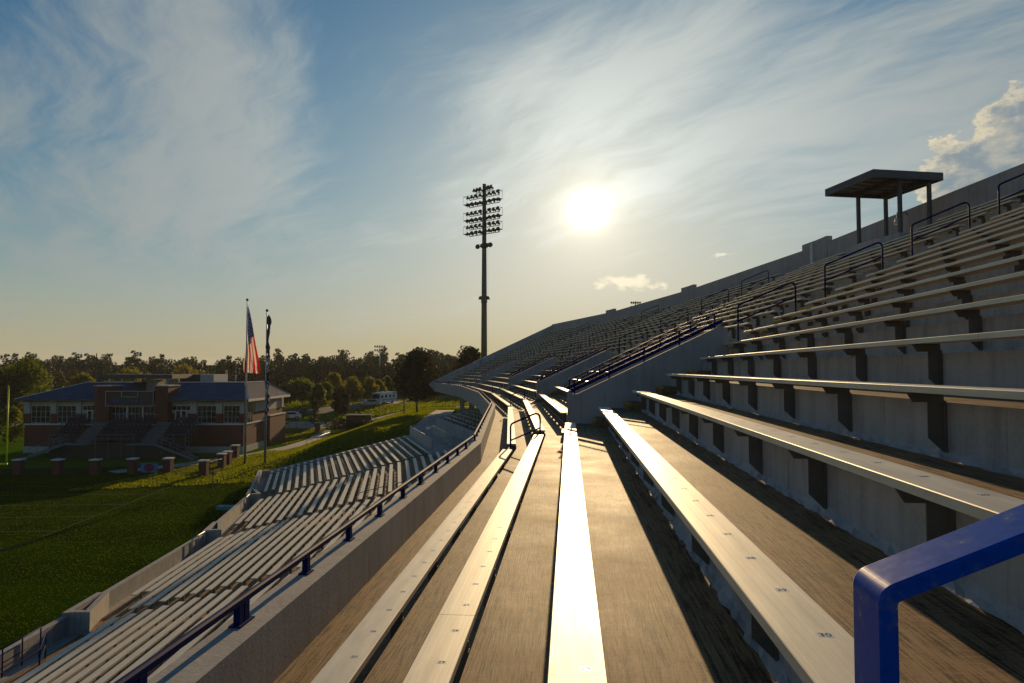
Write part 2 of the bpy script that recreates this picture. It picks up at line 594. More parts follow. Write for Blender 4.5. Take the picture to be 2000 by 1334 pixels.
def round_path(pts, rad, k=5):
    """polyline with rounded corners"""
    pts = [Vector(p) for p in pts]
    res = [pts[0]]
    for i in range(1, len(pts) - 1):
        a, b, c = pts[i - 1], pts[i], pts[i + 1]
        d1, d2 = (a - b).normalized(), (c - b).normalized()
        half = d1.angle(d2) / 2
        L = min(rad / tan(half), (a - b).length * 0.45, (c - b).length * 0.45)
        p0, p2 = b + d1 * L, b + d2 * L
        for j in range(k + 1):
            u = j / k
            res.append(p0 * (1 - u) ** 2 + b * 2 * u * (1 - u) + p2 * u * u)
    res.append(pts[-1])
    return res


_FONT = {}


def text_mesh(s, size):
    """flat outline of a string, as (verts, faces) in its own xy plane, centred"""
    key = (s, size)
    if key not in _FONT:
        cu = bpy.data.curves.new('lettering', 'FONT')
        cu.body = s
        cu.size = size
        cu.align_x = 'CENTER'
        cu.align_y = 'CENTER'
        cu.resolution_u = 2
        ob = bpy.data.objects.new('lettering', cu)
        COL.objects.link(ob)
        dg = bpy.context.evaluated_depsgraph_get()
        me = ob.evaluated_get(dg).to_mesh()
        vs = [tuple(v.co) for v in me.vertices]
        fs = [tuple(p.vertices) for p in me.polygons]
        ob.evaluated_get(dg).to_mesh_clear()
        bpy.data.objects.remove(ob)
        bpy.data.curves.remove(cu)
        _FONT[key] = (vs, fs)
    return _FONT[key]


ORD = ['first', 'second', 'third', 'fourth', 'fifth', 'sixth', 'seventh', 'eighth', 'ninth', 'tenth', 'eleventh', 'twelfth',
       'thirteenth', 'fourteenth', 'fifteenth', 'sixteenth', 'seventeenth', 'eighteenth', 'nineteenth', 'twentieth',
       'twenty-first', 'twenty-second', 'twenty-third', 'twenty-fourth', 'twenty-fifth']

RH = Vector((cos(YAW), sin(YAW), 0))                    # the photograph's right, on the ground
FH = Vector((-sin(YAW), cos(YAW), 0))                   # and its forward


def UW(u, w, z):
    return RH * u + FH * w + Vector((0, 0, z))


# ------------------------------------------------------------------ ground, field, roads, far land
GZ = -11.0


def sm(x):
    x = max(0.0, min(1.0, x))
    return x * x * (3 - 2 * x)


def ground_z(u, w):
    base = GZ + 3.0 * sm((w - 112) / 45)
    top = -6.87 - 1.0 * sm((w - 120) / 30)
    s = sm((u + 31.5) / 17.0) * sm((w - 66) / 13)
    return base + max(0.0, top - base) * s


def build_ground():
    us = [-900, -600, -400, -300, -240, -200, -170, -140] + [-120 + 4 * i for i in range(13)] + [-68 + 2 * i for i in range(44)] + [22 + 6 * i for i in range(10)] + [100, 140, 200, 300, 450, 700, 1000]
    ws = [-60, -20, 0, 20, 40, 50] + [56 + 2 * i for i in range(62)] + [184, 196, 210, 230, 260, 300, 350, 450, 700, 1200, 2200]
    v, f = [], []
    for w in ws:
        for u in us:
            z = ground_z(u, w)
            v.append(UW(u, w, z))
    n = len(us)
    for j in range(len(ws) - 1):
        for i in range(n - 1):
            f.append((j * n + i, j * n + i + 1, (j + 1) * n + i + 1, (j + 1) * n + i))
    b = MB().add(v, f)
    struct('ground', b.mesh('ground', 'lawn', True))


build_ground()


def strip(name, pts, width, mat, lift=0.03, sub=6):
    """a ribbon laid on the ground along (u,w) points"""
    P = []
    for i in range(len(pts) - 1):
        for k in range(sub):
            a, b = Vector(pts[i]), Vector(pts[i + 1])
            P.append(a + (b - a) * k / sub)
    P.append(Vector(pts[-1]))
    v, f = [], []
    N = 5
    for i, p in enumerate(P):
        d = (P[min(i + 1, len(P) - 1)] - P[max(i - 1, 0)]).normalized()
        sd = Vector((d.y, -d.x))
        for k in range(N):
            q = p + sd * width * (k / (N - 1) - 0.5)
            v.append(UW(q.x, q.y, ground_z(q.x, q.y) + lift))
    for i in range(len(P) - 1):
        for k in range(N - 1):
            f.append((i * N + k, i * N + k + 1, (i + 1) * N + k + 1, (i + 1) * N + k))
    return struct(name, MB().add(v, f).mesh(name, mat, True))


# the playing field: a slab of turf a little proud of the ground, with painted lines
FX = Vector((cos(FIELD_ROT), sin(FIELD_ROT), 0))
FY = Vector((-sin(FIELD_ROT), cos(FIELD_ROT), 0))
F0 = UW(-43.0, 40.0, 0)


def fld(a, b, z):
    p = F0 + FX * a + FY * b
    return Vector((p.x, p.y, z))


b = MB()
b.add([fld(-70, -70, GZ + 0.02), fld(34, -70, GZ + 0.02), fld(34, 40.0, GZ + 0.02), fld(-70, 31.0, GZ + 0.02)], [(0, 1, 2, 3)])
struct('playing_field', b.mesh('playing_field', 'field_turf'))
b = MB()
for k in range(-12, 5):
    yy = k * 4.57 + 6
    b.add([fld(-38, yy, GZ + 0.03), fld(12.5, yy, GZ + 0.03), fld(12.5, yy + 0.11, GZ + 0.03), fld(-38, yy + 0.11, GZ + 0.03)], [(0, 1, 2, 3)])
b.add([fld(12.5, -60, GZ + 0.034), fld(12.57, -60, GZ + 0.034), fld(12.57, 25, GZ + 0.034), fld(12.5, 25, GZ + 0.034)], [(0, 1, 2, 3)])
simple('field_line', (0.030, 0.052, 0.008), 0.9, var=0.4, scale=1.5)
struct('field_marking', b.mesh('field_marking', 'field_line'))

strip('footpath', [(-42.5, 73), (-37.5, 79), (-33.0, 88), (-31.0, 97), (-30.5, 108), (-33, 120)], 2.6, 'path_concrete', 0.035)
strip('upper_path', [(-9.5, 72), (-9.9, 80), (-10.6, 95), (-11.3, 114)], 3.4, 'concrete_pale', 0.04)
strip('service_road', [(-140, 127), (-60, 127), (-20, 125), (40, 122), (90, 118)], 7.0, 'road_pale', 0.04)
strip('parking_drive', [(-70, 128), (-40, 142), (-26, 163), (-20, 200)], 7.5, 'asphalt', 0.06)

# ------------------------------------------------------------------ upper stand
PITCHN = 0.768


def rowx(k):
    return 0.03 + PITCHN * k


ZT = {-2: -1.97, -1: -1.61, 0: -1.244, 1: -0.87, 2: -0.487, 3: -0.108, 4: 0.262}


def rowz(k):
    return ZT[k] if k <= 4 else 0.262 + 0.356 * (k - 4)


KMIN, KMAX = -2, 19
def foot(k): return rowz(k) - 0.48
def riser(k): return rowx(k) + 0.132 if k > KMIN - 1 else -2.33


class Run:
    """a bowed stand: straight sections meeting on bisectors"""
    def __init__(s, p0, bear, lens):
        s.b = [radians(x) for x in bear]
        s.L = lens
        s.J = [Vector((p0[0], p0[1], 0))]
        for bb, L in zip(s.b, lens):
            s.J.append(s.J[-1] + Vector((-sin(bb), cos(bb), 0)) * L)

    def half(s, j):
        """half turning angle at joint j"""
        if j <= 0 or j >= len(s.L):
            return 0.0
        return (s.b[j] - s.b[j - 1]) / 2

    def t0(s, i, n):
        return -n * tan(s.half(i))

    def t1(s, i, n):
        return s.L[i] + n * tan(s.half(i + 1))

    def pt(s, i, n, t, z):
        bb = s.b[i]
        p = s.J[i] + Vector((cos(bb), sin(bb), 0)) * n + Vector((-sin(bb), cos(bb), 0)) * t
        return Vector((p.x, p.y, z))


UP = Run((0, -8), [0, 5, 9.3, 13, 19], [26, 19, 20, 22, 22.5])
NS = 5
stand = obj('upper_grandstand', None)
tag(stand, 'weathered concrete upper grandstand of stepped rows curving away beneath the sun', 'grandstand')
VOM0, VOM1 = -0.85, 1.35          # stairway opening, in metres before and after a joint
VK = (1, 5)                       # rows the opening cuts


def slab(run, i, n0, n1, z0, z1, ta=None, tb=None, mats=('broomed_concrete', 'concrete'), name='concrete_step', parent=stand):
    """one step of a section: top gets the first material"""
    A = lambda n: run.t0(i, n) if ta is None else ta
    B = lambda n: run.t1(i, n) if tb is None else tb
    bt = [run.pt(i, n0, A(n0), z0), run.pt(i, n1, A(n1), z0), run.pt(i, n1, B(n1), z0), run.pt(i, n0, B(n0), z0)]
    tp = [Vector((p.x, p.y, z1)) for p in bt]
    m = MB()
    m.add(bt + tp, [(4, 5, 6, 7)], 0)
    m.add(bt + tp, [(3, 2, 1, 0), (0, 1, 5, 4), (1, 2, 6, 5), (2, 3, 7, 6), (3, 0, 4, 7)], 1)
    me = bpy.data.meshes.new(name)
    me.from_pydata([tuple(p) for p in m.v], [], m.f)
    for x in mats:
        me.materials.append(MATS[x])
    me.polygons.foreach_set('material_index', m.mi)
    me.update()
    return obj(name, me, parent)


for i in range(NS):
    for k in range(KMIN, KMAX + 1):
        n0, n1 = riser(k - 1), riser(k) + 0.05
        if k == KMAX:
            n1 = riser(k) + 0.3
        ta = tb = None
        if VK[0] <= k <= VK[1]:
            if i > 0:
                ta = VOM1
            if i < NS - 1:
                tb = UP.L[i] + VOM0
        slab(UP, i, n0, n1, foot(k) - 0.42, foot(k), ta, tb)

# stairway openings: floor, back wall, two raking side walls
NV0, NV1 = riser(0) + 0.004, riser(VK[1])
for j in range(1, NS):
    for (i, ta, tb) in ((j - 1, UP.L[j - 1] + VOM0, None), (j, None, VOM1)):
        slab(UP, i, NV0 + 0.05, NV1 - 0.004, foot(0) - 0.6, foot(0) - 0.004, ta, tb, name='opening_floor')
        slab(UP, i, NV1, NV1 + 0.05, foot(0) - 0.6, foot(VK[1] + 1) - 0.43, ta, tb, ('wall_concrete', 'wall_concrete'), 'opening_wall')
    for (i, ta, tb, near) in ((j - 1, UP.L[j - 1] + VOM0 - 0.15, UP.L[j - 1] + VOM0 + 0.05, 1), (j, VOM1 - 0.05, VOM1 + 0.15, 0)):
        zb = foot(0) - 0.5
        za, zc = -0.62, 1.02
        P = []
        for n, z in ((0.09, za), (0.20, za), (3.62, zc), (3.86, zc)):
            P.append((n, z))
        m = MB()
        fr = [UP.pt(i, n, ta, z) for n, z in P] + [UP.pt(i, 3.86, ta, zb), UP.pt(i, 0.09, ta, zb)]
        bk = [UP.pt(i, n, tb, z) for n, z in P] + [UP.pt(i, 3.86, tb, zb), UP.pt(i, 0.09, tb, zb)]
        n6 = 6
        m.add(fr + bk, [tuple(range(6))[::-1], tuple(range(6, 12))] + [(q, (q + 1) % 6, (q + 1) % 6 + 6, q + 6) for q in range(6)])
        obj('side_wall', m.mesh('side_wall', 'wall_concrete'), stand)

# low front parapet, with the deep outer face seen where the stand curves
for i in range(NS):
    m = MB()
    bt = [UP.pt(i, -2.62, UP.t0(i, -2.62), -3.25), UP.pt(i, -2.31, UP.t0(i, -2.31), -3.25), UP.pt(i, -2.31, UP.t1(i, -2.31), -3.25), UP.pt(i, -2.62, UP.t1(i, -2.62), -3.25)]
    tp = [Vector((p.x, p.y, -1.94)) for p in bt]
    m.hexa(bt, tp)
    obj('parapet', m.mesh('parapet', 'concrete_pale'), stand)
    # sloping underside of the deck
    m = MB()
    q = lambda n, z, e: UP.pt(i, n, (UP.t0 if e == 0 else UP.t1)(i, n), z)
    m.add([q(-2.6, -3.25, 0), q(16.0, 4.4, 0), q(16.0, 4.4, 1), q(-2.6, -3.25, 1), q(-2.6, -3.05, 0), q(16.0, 4.6, 0), q(16.0, 4.6, 1), q(-2.6, -3.05, 1)],
          [(0, 1, 2, 3), (7, 6, 5, 4), (0, 4, 5, 1), (2, 6, 7, 3)])
    obj('raking_beam', m.mesh('raking_beam', 'wall_concrete'), stand)

# back wall with a taller panel at each joint
NB = 15.45
for i in range(NS):
    for (d0, d1, top, out) in ((None, None, 6.80, 0.0), (-1.3, None, 7.12, 0.03), (None, 1.5, 7.12, 0.03)):
        if d0 is None and d1 is None:
            A, B = (lambda n: UP.t0(i, n)), (lambda n: UP.t1(i, n))
        elif d1 is None:
            if i == NS - 1:
                continue
            A, B = (lambda n: UP.t1(i, n) + d0), (lambda n: UP.t1(i, n))
        else:
            if i == 0:
                continue
            A, B = (lambda n: UP.t0(i, n)), (lambda n: UP.t0(i, n) + d1)
        na, nb = NB - out, NB + 0.25 + out
        m = MB()
        bt = [UP.pt(i, na, A(na), 4.0), UP.pt(i, nb, A(nb), 4.0), UP.pt(i, nb, B(nb), 4.0), UP.pt(i, na, B(na), 4.0)]
        m.hexa(bt, [Vector((p.x, p.y, top)) for p in bt])
        obj('back_wall', m.mesh('back_wall', 'wall_concrete'), stand)

# raking end wall
i = NS - 1
m = MB()
te = UP.L[i]
prof = [(-3.4, -2.3), (-2.7, -1.75), (NB + 0.25, 6.80), (NB + 0.25, 4.0), (-2.4, -3.3)]
fr = [UP.pt(i, n, te - 0.3, z) for n, z in prof]
bk = [UP.pt(i, n, te + 0.05, z) for n, z in prof]
n5 = len(prof)
m.add(fr + bk, [tuple(range(n5))[::-1], tuple(range(n5, 2 * n5))] + [(q, (q + 1) % n5, (q + 1) % n5 + n5, q + n5) for q in range(n5)])
obj('end_wall', m.mesh('end_wall', 'concrete'), stand)
# rear support wall and columns under the stand
for i in range(NS):
    m = MB()
    bt = [UP.pt(i, 4.5, UP.t0(i, 4.5), GZ), UP.pt(i, 4.8, UP.t0(i, 4.8), GZ), UP.pt(i, 4.8, UP.t1(i, 4.8), GZ), UP.pt(i, 4.5, UP.t1(i, 4.5), GZ)]
    m.hexa(bt, [Vector((p.x, p.y, -0.5)) for p in bt])
    obj('rear_wall', m.mesh('rear_wall', 'wall_concrete'), stand)
    for t in (3.0, 10.0, 17.0):
        m = MB()
        c = UP.pt(i, 0.6, t, 0)
        m.box(c.x - 0.3, c.x + 0.3, c.y - 0.3, c.y + 0.3, GZ, -2.0)
        obj('column', m.mesh('column', 'concrete'), stand)

# rough mortar fillet at the foot of the nearer risers
for i in range(0, 1):
    for k in range(-2, 8):
        n = riser(k)
        L = (UP.L[i] + VOM0 - 0.3) if VK[0] <= k <= VK[1] else UP.t1(i, n)
        v, f = [], []
        t = 8.2
        rnd = random.Random(100 + k)
        c = 0
        while t < L:
            h = 0.03 + rnd.random() * 0.035
            w = 0.025 + rnd.random() * 0.03
            z = foot(k)
            v += [(n - w - 0.01, t - 8, z + 0.002), (n - w * 0.35, t - 8, z + h * 0.55 + rnd.uniform(-.012, .012)), (n + 0.001, t - 8, z + h)]
            if c:
                f += [(c - 3, c - 2, c + 1, c), (c - 2, c - 1, c + 2, c + 1)]
            c += 3
            t += 0.05 + rnd.random() * 0.06
        o = obj('mortar_fillet', MB().add(v, f).mesh('mortar_fillet', 'mortar'), stand)

# half steps with yellow nosings in the aisles
STEP_ME = {}


def step_block(i, k, ta, tb):
    n1 = riser(k) - 0.003
    z0 = foot(k) + 0.002
    w = tb - ta
    key = round(w, 2)
    if key not in STEP_ME:
        a = MB().box(-0.34, 0, 0, w, 0, 0.175).mesh('aisle_step', 'broomed_concrete')
        c = MB().box(-0.343, -0.28, -0.003, w + 0.003, 0.13, 0.179).mesh('nosing', 'yellow_paint')
        STEP_ME[key] = (a, c)
    o = obj('aisle_step', STEP_ME[key][0], stand, UP.pt(i, n1, ta, z0), UP.b[i])
    obj('nosing', STEP_ME[key][1], o)


BG = 1.60                         # clear start of the benches after a joint
for j in range(1, NS):
    for k in range(0, KMAX):
        n = riser(k)
        if VK[0] <= k < VK[1]:
            e = UP.L[j - 1] + VOM0 - 0.15
            step_block(j - 1, k, e - 1.05, e - 0.02)
        elif k >= VK[1]:
            s0 = UP.t0(j, n)
            step_block(j, k, max(s0 + 0.25, 0.3), max(s0 + 0.25, 0.3) + 1.15)
        else:
            step_block(j - 1, k, UP.t1(j - 1, n) - 1.3, UP.t1(j - 1, n) - 0.25)

# ------------------------------------------------------------------ benches
PROF = [(-0.120, -0.044), (-0.120, -0.0035), (-0.1165, 0.0), (0.1165, 0.0), (0.120, -0.0035), (0.120, -0.044)]
PROFL = [(-0.120, -0.044), (-0.120, 0.0), (0.120, 0.0), (0.120, -0.044)]
_PLANK = {}


def plank(L, mat, fine=True):
    key = (round(L, 3), mat, fine)
    if key not in _PLANK:
        _PLANK[key] = MB().prism(PROF if fine else PROFL, 0, L, 'y').mesh('seat_plank', mat)
    return _PLANK[key]


BR = [(0.0, -0.045), (-0.112, -0.045), (-0.070, -0.112), (0.022, -0.112), (0.022, -0.345), (0.126, -0.445), (0.126, -0.045)]


def bracket_into(m, y):
    m.prism(BR, y - 0.004, y + 0.004, 'y')
    m.box(0.119, 0.1275, y - 0.03, y + 0.03, -0.44, -0.10)
    m.box(-0.10, 0.11, y - 0.025, y + 0.025, -0.049, -0.0445)


_b = MB()
bracket_into(_b, 0.0)
BRACKET_ME = _b.mesh('bracket', 'dark_bracket')
_NUM = {}


def number_mesh(s):
    if s not in _NUM:
        m = MB()
        w = 0.017 if len(s) == 1 else 0.026
        m.box(-w, w, -0.019, 0.019, 0.0, 0.0002, 0)
        v, f = text_mesh(s, 0.042)
        m.add([(p[0], p[1], 0.0004) for p in v], f, 1)
        _NUM[s] = m.mesh('seat_number', ['sticker', 'ink'])
    return _NUM[s]


def bench(run, i, n, z, t0, t1, label, group, near=0, loc_drop=0.43):
    """near: 2 ridged planks, brackets and numbers; 1 brackets as parts; 0 joined supports"""
    L = t1 - t0
    p = run.pt(i, n, t0, z)
    root = thing('bench', label, 'bench', p, run.b[i], group)
    cuts = [0.0]
    rnd = random.Random(int(n * 97 + i * 13))
    piece = 6.1
    x = piece * (0.55 + 0.45 * rnd.random())
    while x < L - 1.0:
        cuts.append(x)
        x += piece
    cuts.append(L)
    for a, bb in zip(cuts[:-1], cuts[1:]):
        obj('seat_plank', plank(bb - a - 0.005, 'aluminium_ridged' if near == 2 else 'aluminium', near > 0), root, (0, a + 0.0025, 0))
    ys = []
    y = L - 0.55
    while y > 0.15:
        ys.append(y)
        y -= 1.51
    if near >= 1:
        for y in ys:
            obj('bracket', BRACKET_ME, root, (0, y, 0))
    else:
        m = MB()
        for y in ys:
            bracket_into(m, y)
        stuff(obj('bracket', m.mesh('bracket', 'dark_bracket'), root))
    return root, L


UPNAME = ['block nearest the viewer', 'block beyond the first opening', 'third block along', 'fourth block along', 'farthest block']
UPG = 'aluminium benches of the upper stand'
for i in range(NS):
    for k in range(KMIN, KMAX + 1):
        n = rowx(k)
        t0, t1 = UP.t0(i, n), UP.t1(i, n)
        if i > 0:
            t0 = (0.15 if k < 0 else max(t0 + 0.2, 0.0) + BG)
        else:
            t0 = 8.25
        if i < NS - 1:
            if k < 0:
                t1 -= 1.15
            elif k == 0:
                t1 = UP.L[i] - 2.05
            elif k <= 4:
                t1 = UP.L[i] - 2.15
            else:
                t1 = UP.L[i] + 0.12
        else:
            t1 -= 0.9
        if i == 1 and k >= 18:
            t1 = 7.5                      # space of the platform and its canopy
        nm = 'front' if k == KMIN else ('top' if k == KMAX else ORD[k - KMIN])
        lab = f'upper stand bench, {nm} row up from the parapet, {UPNAME[i]}'
        near = 2 if (i == 0 and k <= 6) else (1 if i <= 1 else 0)
        root, L = bench(UP, i, n, rowz(k), t0, t1, lab, UPG, near)
        if i == 1 and k >= 18:
            bench(UP, i, n, rowz(k), 13.6, UP.t1(i, n) + 0.12, f'short aluminium bench, {nm} row, beyond the canopy platform', UPG, 1)
        if i == 0 and k <= 3:
            N = {-2: 29, -1: 30, 0: 31, 1: 32, 2: 32, 3: 32}[k]
            for q in range(1, N + 2):
                y = L - 0.25 - (q - 1) * 0.457
                if y < 1.2 or y > L - 0.1:
                    continue
                o = obj('seat_number', number_mesh(str(q)), root, (0.035, y, 0.0001))
                if k == -2:
                    o.rotation_euler = (0, 0, 0)

# ------------------------------------------------------------------ rails of the upper stand
# parapet rail
for i in range(NS):
    n = -2.50
    t0, t1 = UP.t0(i, n) + 0.15, UP.t1(i, n) - 0.15
    if i == 0:
        t0 = 9.5
    r = thing('parapet_rail', ['dark blue rail on squat posts along the near parapet', 'dark blue rail on the parapet beyond the first bend',
              'dark rail on the parapet after the second bend', 'dark rail on the far curving parapet',
              'dark rail on the farthest parapet near the pointed end'][i], 'railing', UP.pt(i, n, t0, -1.94), UP.b[i], 'rails along the parapet')
    L = t1 - t0
    m = MB()
    m.prism([(-0.025, 0.155), (-0.025, 0.195), (-0.012, 0.208), (0.012, 0.208), (0.025, 0.195), (0.025, 0.155)], 0, L, 'y')
    obj('rail', m.mesh('rail', 'rail_paint'), r)
    ys = []
    y = (17.85 - 8 + 8.0 - 9.5 + 0.0) % 1.25 if i == 0 else 0.4
    base = 13.13 - 9.5 if i == 0 else 0.4      # post positions measured along the first section
    y = base % 1.27
    while y < L:
        ys.append(y)
        y += 1.27
    for c, y in enumerate(ys):
        m = MB()
        if c % 5 == 2:
            m.box(-0.025, 0.025, y - 0.10, y - 0.035, 0.012, 0.156)
            m.box(-0.025, 0.025, y - 0.015, y + 0.06, 0.012, 0.156)
            m.box(-0.05, 0.05, y - 0.13, y + 0.10, 0, 0.012)
        else:
            m.box(-0.027, 0.027, y - 0.035, y + 0.035, 0.012, 0.156)
            m.box(-0.05, 0.05, y - 0.07, y + 0.07, 0, 0.012)
        obj('post', m.mesh('post', 'rail_paint'), r)


def handrail(i, t, n0, n1, z0, z1, zf0, zf1, label, group, rad=0.024):
    """one loop across the rows: uphill rail, two posts, a middle rail"""
    o = UP.pt(i, n0, t, zf0)
    r = thing('handrail', label, 'handrail', o, UP.b[i], group)
    path = round_path([(0, 0, 0), (0, 0, z0 - zf0), (n1 - n0, 0, z1 - zf0), (n1 - n0, 0, zf1 - zf0)], 0.13, 4)
    obj('rail', MB().tube(path, rad, 8).mesh('rail', 'rail_paint', True), r)
    obj('middle_rail', MB().tube([(0, 0, (z0 - zf0) - 0.42), (n1 - n0, 0, (z1 - zf0) - 0.42)], rad * 0.85, 8).mesh('middle_rail', 'rail_paint', True), r)


HG = 'loops of aisle handrail up the stand'
WHERE = ['above the nearest stairway opening', 'above the second stairway opening', 'above the third stairway opening', 'above the farthest stairway opening']
for j in range(1, NS):
    for c, n0 in enumerate((4.55, 6.85, 9.14, 11.42)):
        n1 = n0 + 1.55
        k0 = int((n0 - 0.16) // PITCHN) + 1
        k1 = int((n1 - 0.16) // PITCHN) + 1
        za = 1.67 + (n0 - 4.49) * 0.4635
        handrail(j, max(UP.t0(j, n0), -1) + 0.45, n0, n1, za, za + 0.66, foot(k0), foot(k1),
                 f'blue pipe handrail loop, {["lowest", "second", "third", "topmost"][c]} in the aisle {WHERE[j - 1]}', HG)
    # loop down at the front rows
    i = j - 1
    handrail(i, UP.t1(i, -1.5) - 0.35, -1.50, -0.74, foot(-1) + 0.50 if False else -1.42, -1.09, foot(-2), foot(-1),
             f'dark blue handrail loop between the front benches {WHERE[j - 1].replace("above", "before")}', 'handrail loops at the front rows')

# rails on the raking walls of the openings
for j in range(1, NS):
    for (i, t, lab) in ((j - 1, UP.L[j - 1] + VOM0 - 0.05, 'near'), (j, VOM1 + 0.05, 'far')):
        o = UP.pt(i, 0.1, t, -0.62)
        r = thing('wall_rail', f'dark blue raking rail on the {lab} wall of the opening {WHERE[j - 1].replace("above the ", "at the ").replace("at the ", "", 1).replace(" stairway opening", " along")}',
                  'railing', o, UP.b[i], 'rails on the stairway walls')
        sl = (1.02 + 0.62) / 3.42
        m = MB()
        m.bar((-0.06, 0, 0.065), (3.65, 0, 0.065 + sl * 3.62), 0.05, 0.09)
        obj('rail', m.mesh('rail', 'rail_paint'), r)
        m = MB()
        m.bar((0.0, 0, 0.30), (3.6, 0, 0.30 + sl * 3.6), 0.035, 0.035)
        obj('upper_rail', m.mesh('upper_rail', 'rail_paint'), r)
        for q in range(5):
            x = 0.02 + q * 0.86
            obj('post', MB().box(x, x + 0.035, -0.017, 0.017, sl * max(0, x - 0.1), 0.30 + sl * x).mesh('post', 'rail_paint'), r)

# the near handrail at the lower right: rectangular tube, chipped blue paint
YF, DD = 1.40, 0.130
X0, X1 = 0.600, 0.634
zt = -0.430
o = thing('near_handrail', 'chipped glossy blue rectangular handrail closest to the viewer', 'handrail', (X0, YF, foot(1)))
sl = 0.425
h = zt - foot(1)


def rect_sweep(path, w, y0, y1):
    """path in xz, thickness w to its inner side, y0..y1 wide"""
    n = len(path)
    v = []
    for q, p in enumerate(path):
        d = (Vector(path[min(q + 1, n - 1)]) - Vector(path[max(q - 1, 0)])).normalized()
        nr = Vector((d.y, -d.x))
        a = Vector(p)
        c = a + nr * w
        v += [(a.x, y0, a.y), (a.x, y1, a.y), (c.x, y1, c.y), (c.x, y0, c.y)]
    f = []
    for q in range(n - 1):
        for e in range(4):
            e2 = (e + 1) % 4
            f.append((q * 4 + e, q * 4 + e2, (q + 1) * 4 + e2, (q + 1) * 4 + e))
    f += [(0, 1, 2, 3), tuple(range((n - 1) * 4, n * 4))]
    return v, f


pth = [(0, 0.0), (0, h)]
for q in range(13):
    tt = q / 12
    A, Bp, C = Vector((0, h - 0.03)), Vector((0, h)), Vector((0.03, h + 0.03 * sl))
    pth.append(tuple(A * (1 - tt) ** 2 + Bp * 2 * tt * (1 - tt) + C * tt * tt))
pth.pop(1)
pth.append((1.55, h + 1.55 * sl))
v, f = rect_sweep(pth, 0.036, 0, DD)
nm = MB().add(v, f).mesh('tube', 'blue_paint')
ob = obj('tube', nm, o)
bv = ob.modifiers.new('bevel', 'BEVEL')
bv.width, bv.segments, bv.limit_method, bv.angle_limit = 0.005, 3, 'ANGLE', radians(40)
m = MB().box(1.516, 1.55, 0, DD, 0.0, h + 1.5 * sl)
obj('post', m.mesh('post', 'blue_paint'), o)

# ------------------------------------------------------------------ canopy on its platform at the top of the second block
ci = 1
ct = 9.35
cz = 5.15
cn = 14.05
co = UP.pt(ci, cn, ct, cz)
can = thing('canopy', 'flat dark roofed canopy on four square posts at the top of the stand', 'canopy', co, UP.b[ci] + radians(9))
obj('platform', MB().box(-1.15, 1.15, -1.6, 1.6, -1.2, 0).mesh('platform', 'concrete'), can)
H = 2.09
for px in (-0.78, 0.50):
    for py in (-1.2, 1.2):
        obj('post', MB().box(px - 0.06, px + 0.06, py - 0.06, py + 0.06, 0, H).mesh('post', 'canopy_paint'), can)
m = MB()
rx0, rx1, ry0, ry1 = -2.1, 0.80, -1.5, 1.4
m.box(rx0, rx1, ry0, ry1, H + 0.22, H + 0.27)
obj('roof_deck', m.mesh('roof_deck', 'canopy_deck'), can)
for (a0, a1, b0, b1) in ((rx0 - 0.04, rx0, ry0, ry1), (rx1, rx1 + 0.04, ry0, ry1), (rx0 - 0.04, rx1 + 0.04, ry0 - 0.04, ry0), (rx0 - 0.04, rx1 + 0.04, ry1, ry1 + 0.04)):
    obj('fascia', MB().box(a0, a1, b0, b1, H + 0.0, H + 0.30).mesh('fascia', 'canopy_paint'), can)
for px in (-0.78, 0.50):
    obj('beam', MB().box(px - 0.06, px + 0.06, ry0, ry1, H, H + 0.218).mesh('beam', 'canopy_paint'), can)
for q in range(6):
    y = ry0 + 0.3 + q * 0.5
    obj('joist', MB().box(rx0, rx1, y - 0.02, y + 0.02, H + 0.15, H + 0.217).mesh('joist', 'canopy_deck'), can)
# small flood lamp on an arm fixed to the back wall beside the canopy
wl = UP.pt(1, NB - 0.02, 10.9, 6.55)
w = thing('wall_lamp', 'small lamp on a bent arm fixed to the back wall beside the canopy', 'lamp', wl, UP.b[1])
obj('arm', MB().tube(round_path([(0, 0, 0), (-0.05, 0.02, 0.15), (-0.42, 0.05, 0.15), (-0.42, 0.05, -0.1)], 0.06, 3), 0.02, 6).mesh('arm', 'tower_steel'), w)
obj('lamp_head', MB().tube([(-0.42, 0.05, -0.1), (-0.42, 0.05, -0.2), (-0.42, 0.05, -0.36)], 0.07, 10, r2=0.12).mesh('lamp_head', 'trim_white', True), w)
# sunlight on the wall at the second joint, painted as a white strip
dp = UP.pt(2, NB - 0.07, UP.t0(2, NB) + 0.35, 5.4)
tag(obj('sunlit_strip', MB().box(-0.05, 0.05, -0.12, 0.12, 0, 1.6).mesh('sunlit_strip', 'trim_white'), None, dp, UP.b[2]),
    'pale vertical strip painted as sunlight on the back wall at a joint', 'wall strip')

# ------------------------------------------------------------------ lower stand
LT, LR, LZ0 = 0.60, 0.143, -9.80
bear = [5.5, 7.5, 14.4, 21.4]
V12 = Vector((-18.5, 25.6))
L0 = 34.0
p0 = V12 - Vector((-sin(radians(5.5)), cos(radians(5.5)))) * L0
LO = Run((p0.x, p0.y), bear, [L0, 13.7, 11.9, 14.3])
NL = 4
lstand = tag(obj('lower_grandstand', None), 'shallow concrete lower stand of closely spaced rows beside the field', 'grandstand')
LROWS = 25


def lfoot(k): return LZ0 + LR * k - 0.45


WTOP = lfoot(0) + 0.62


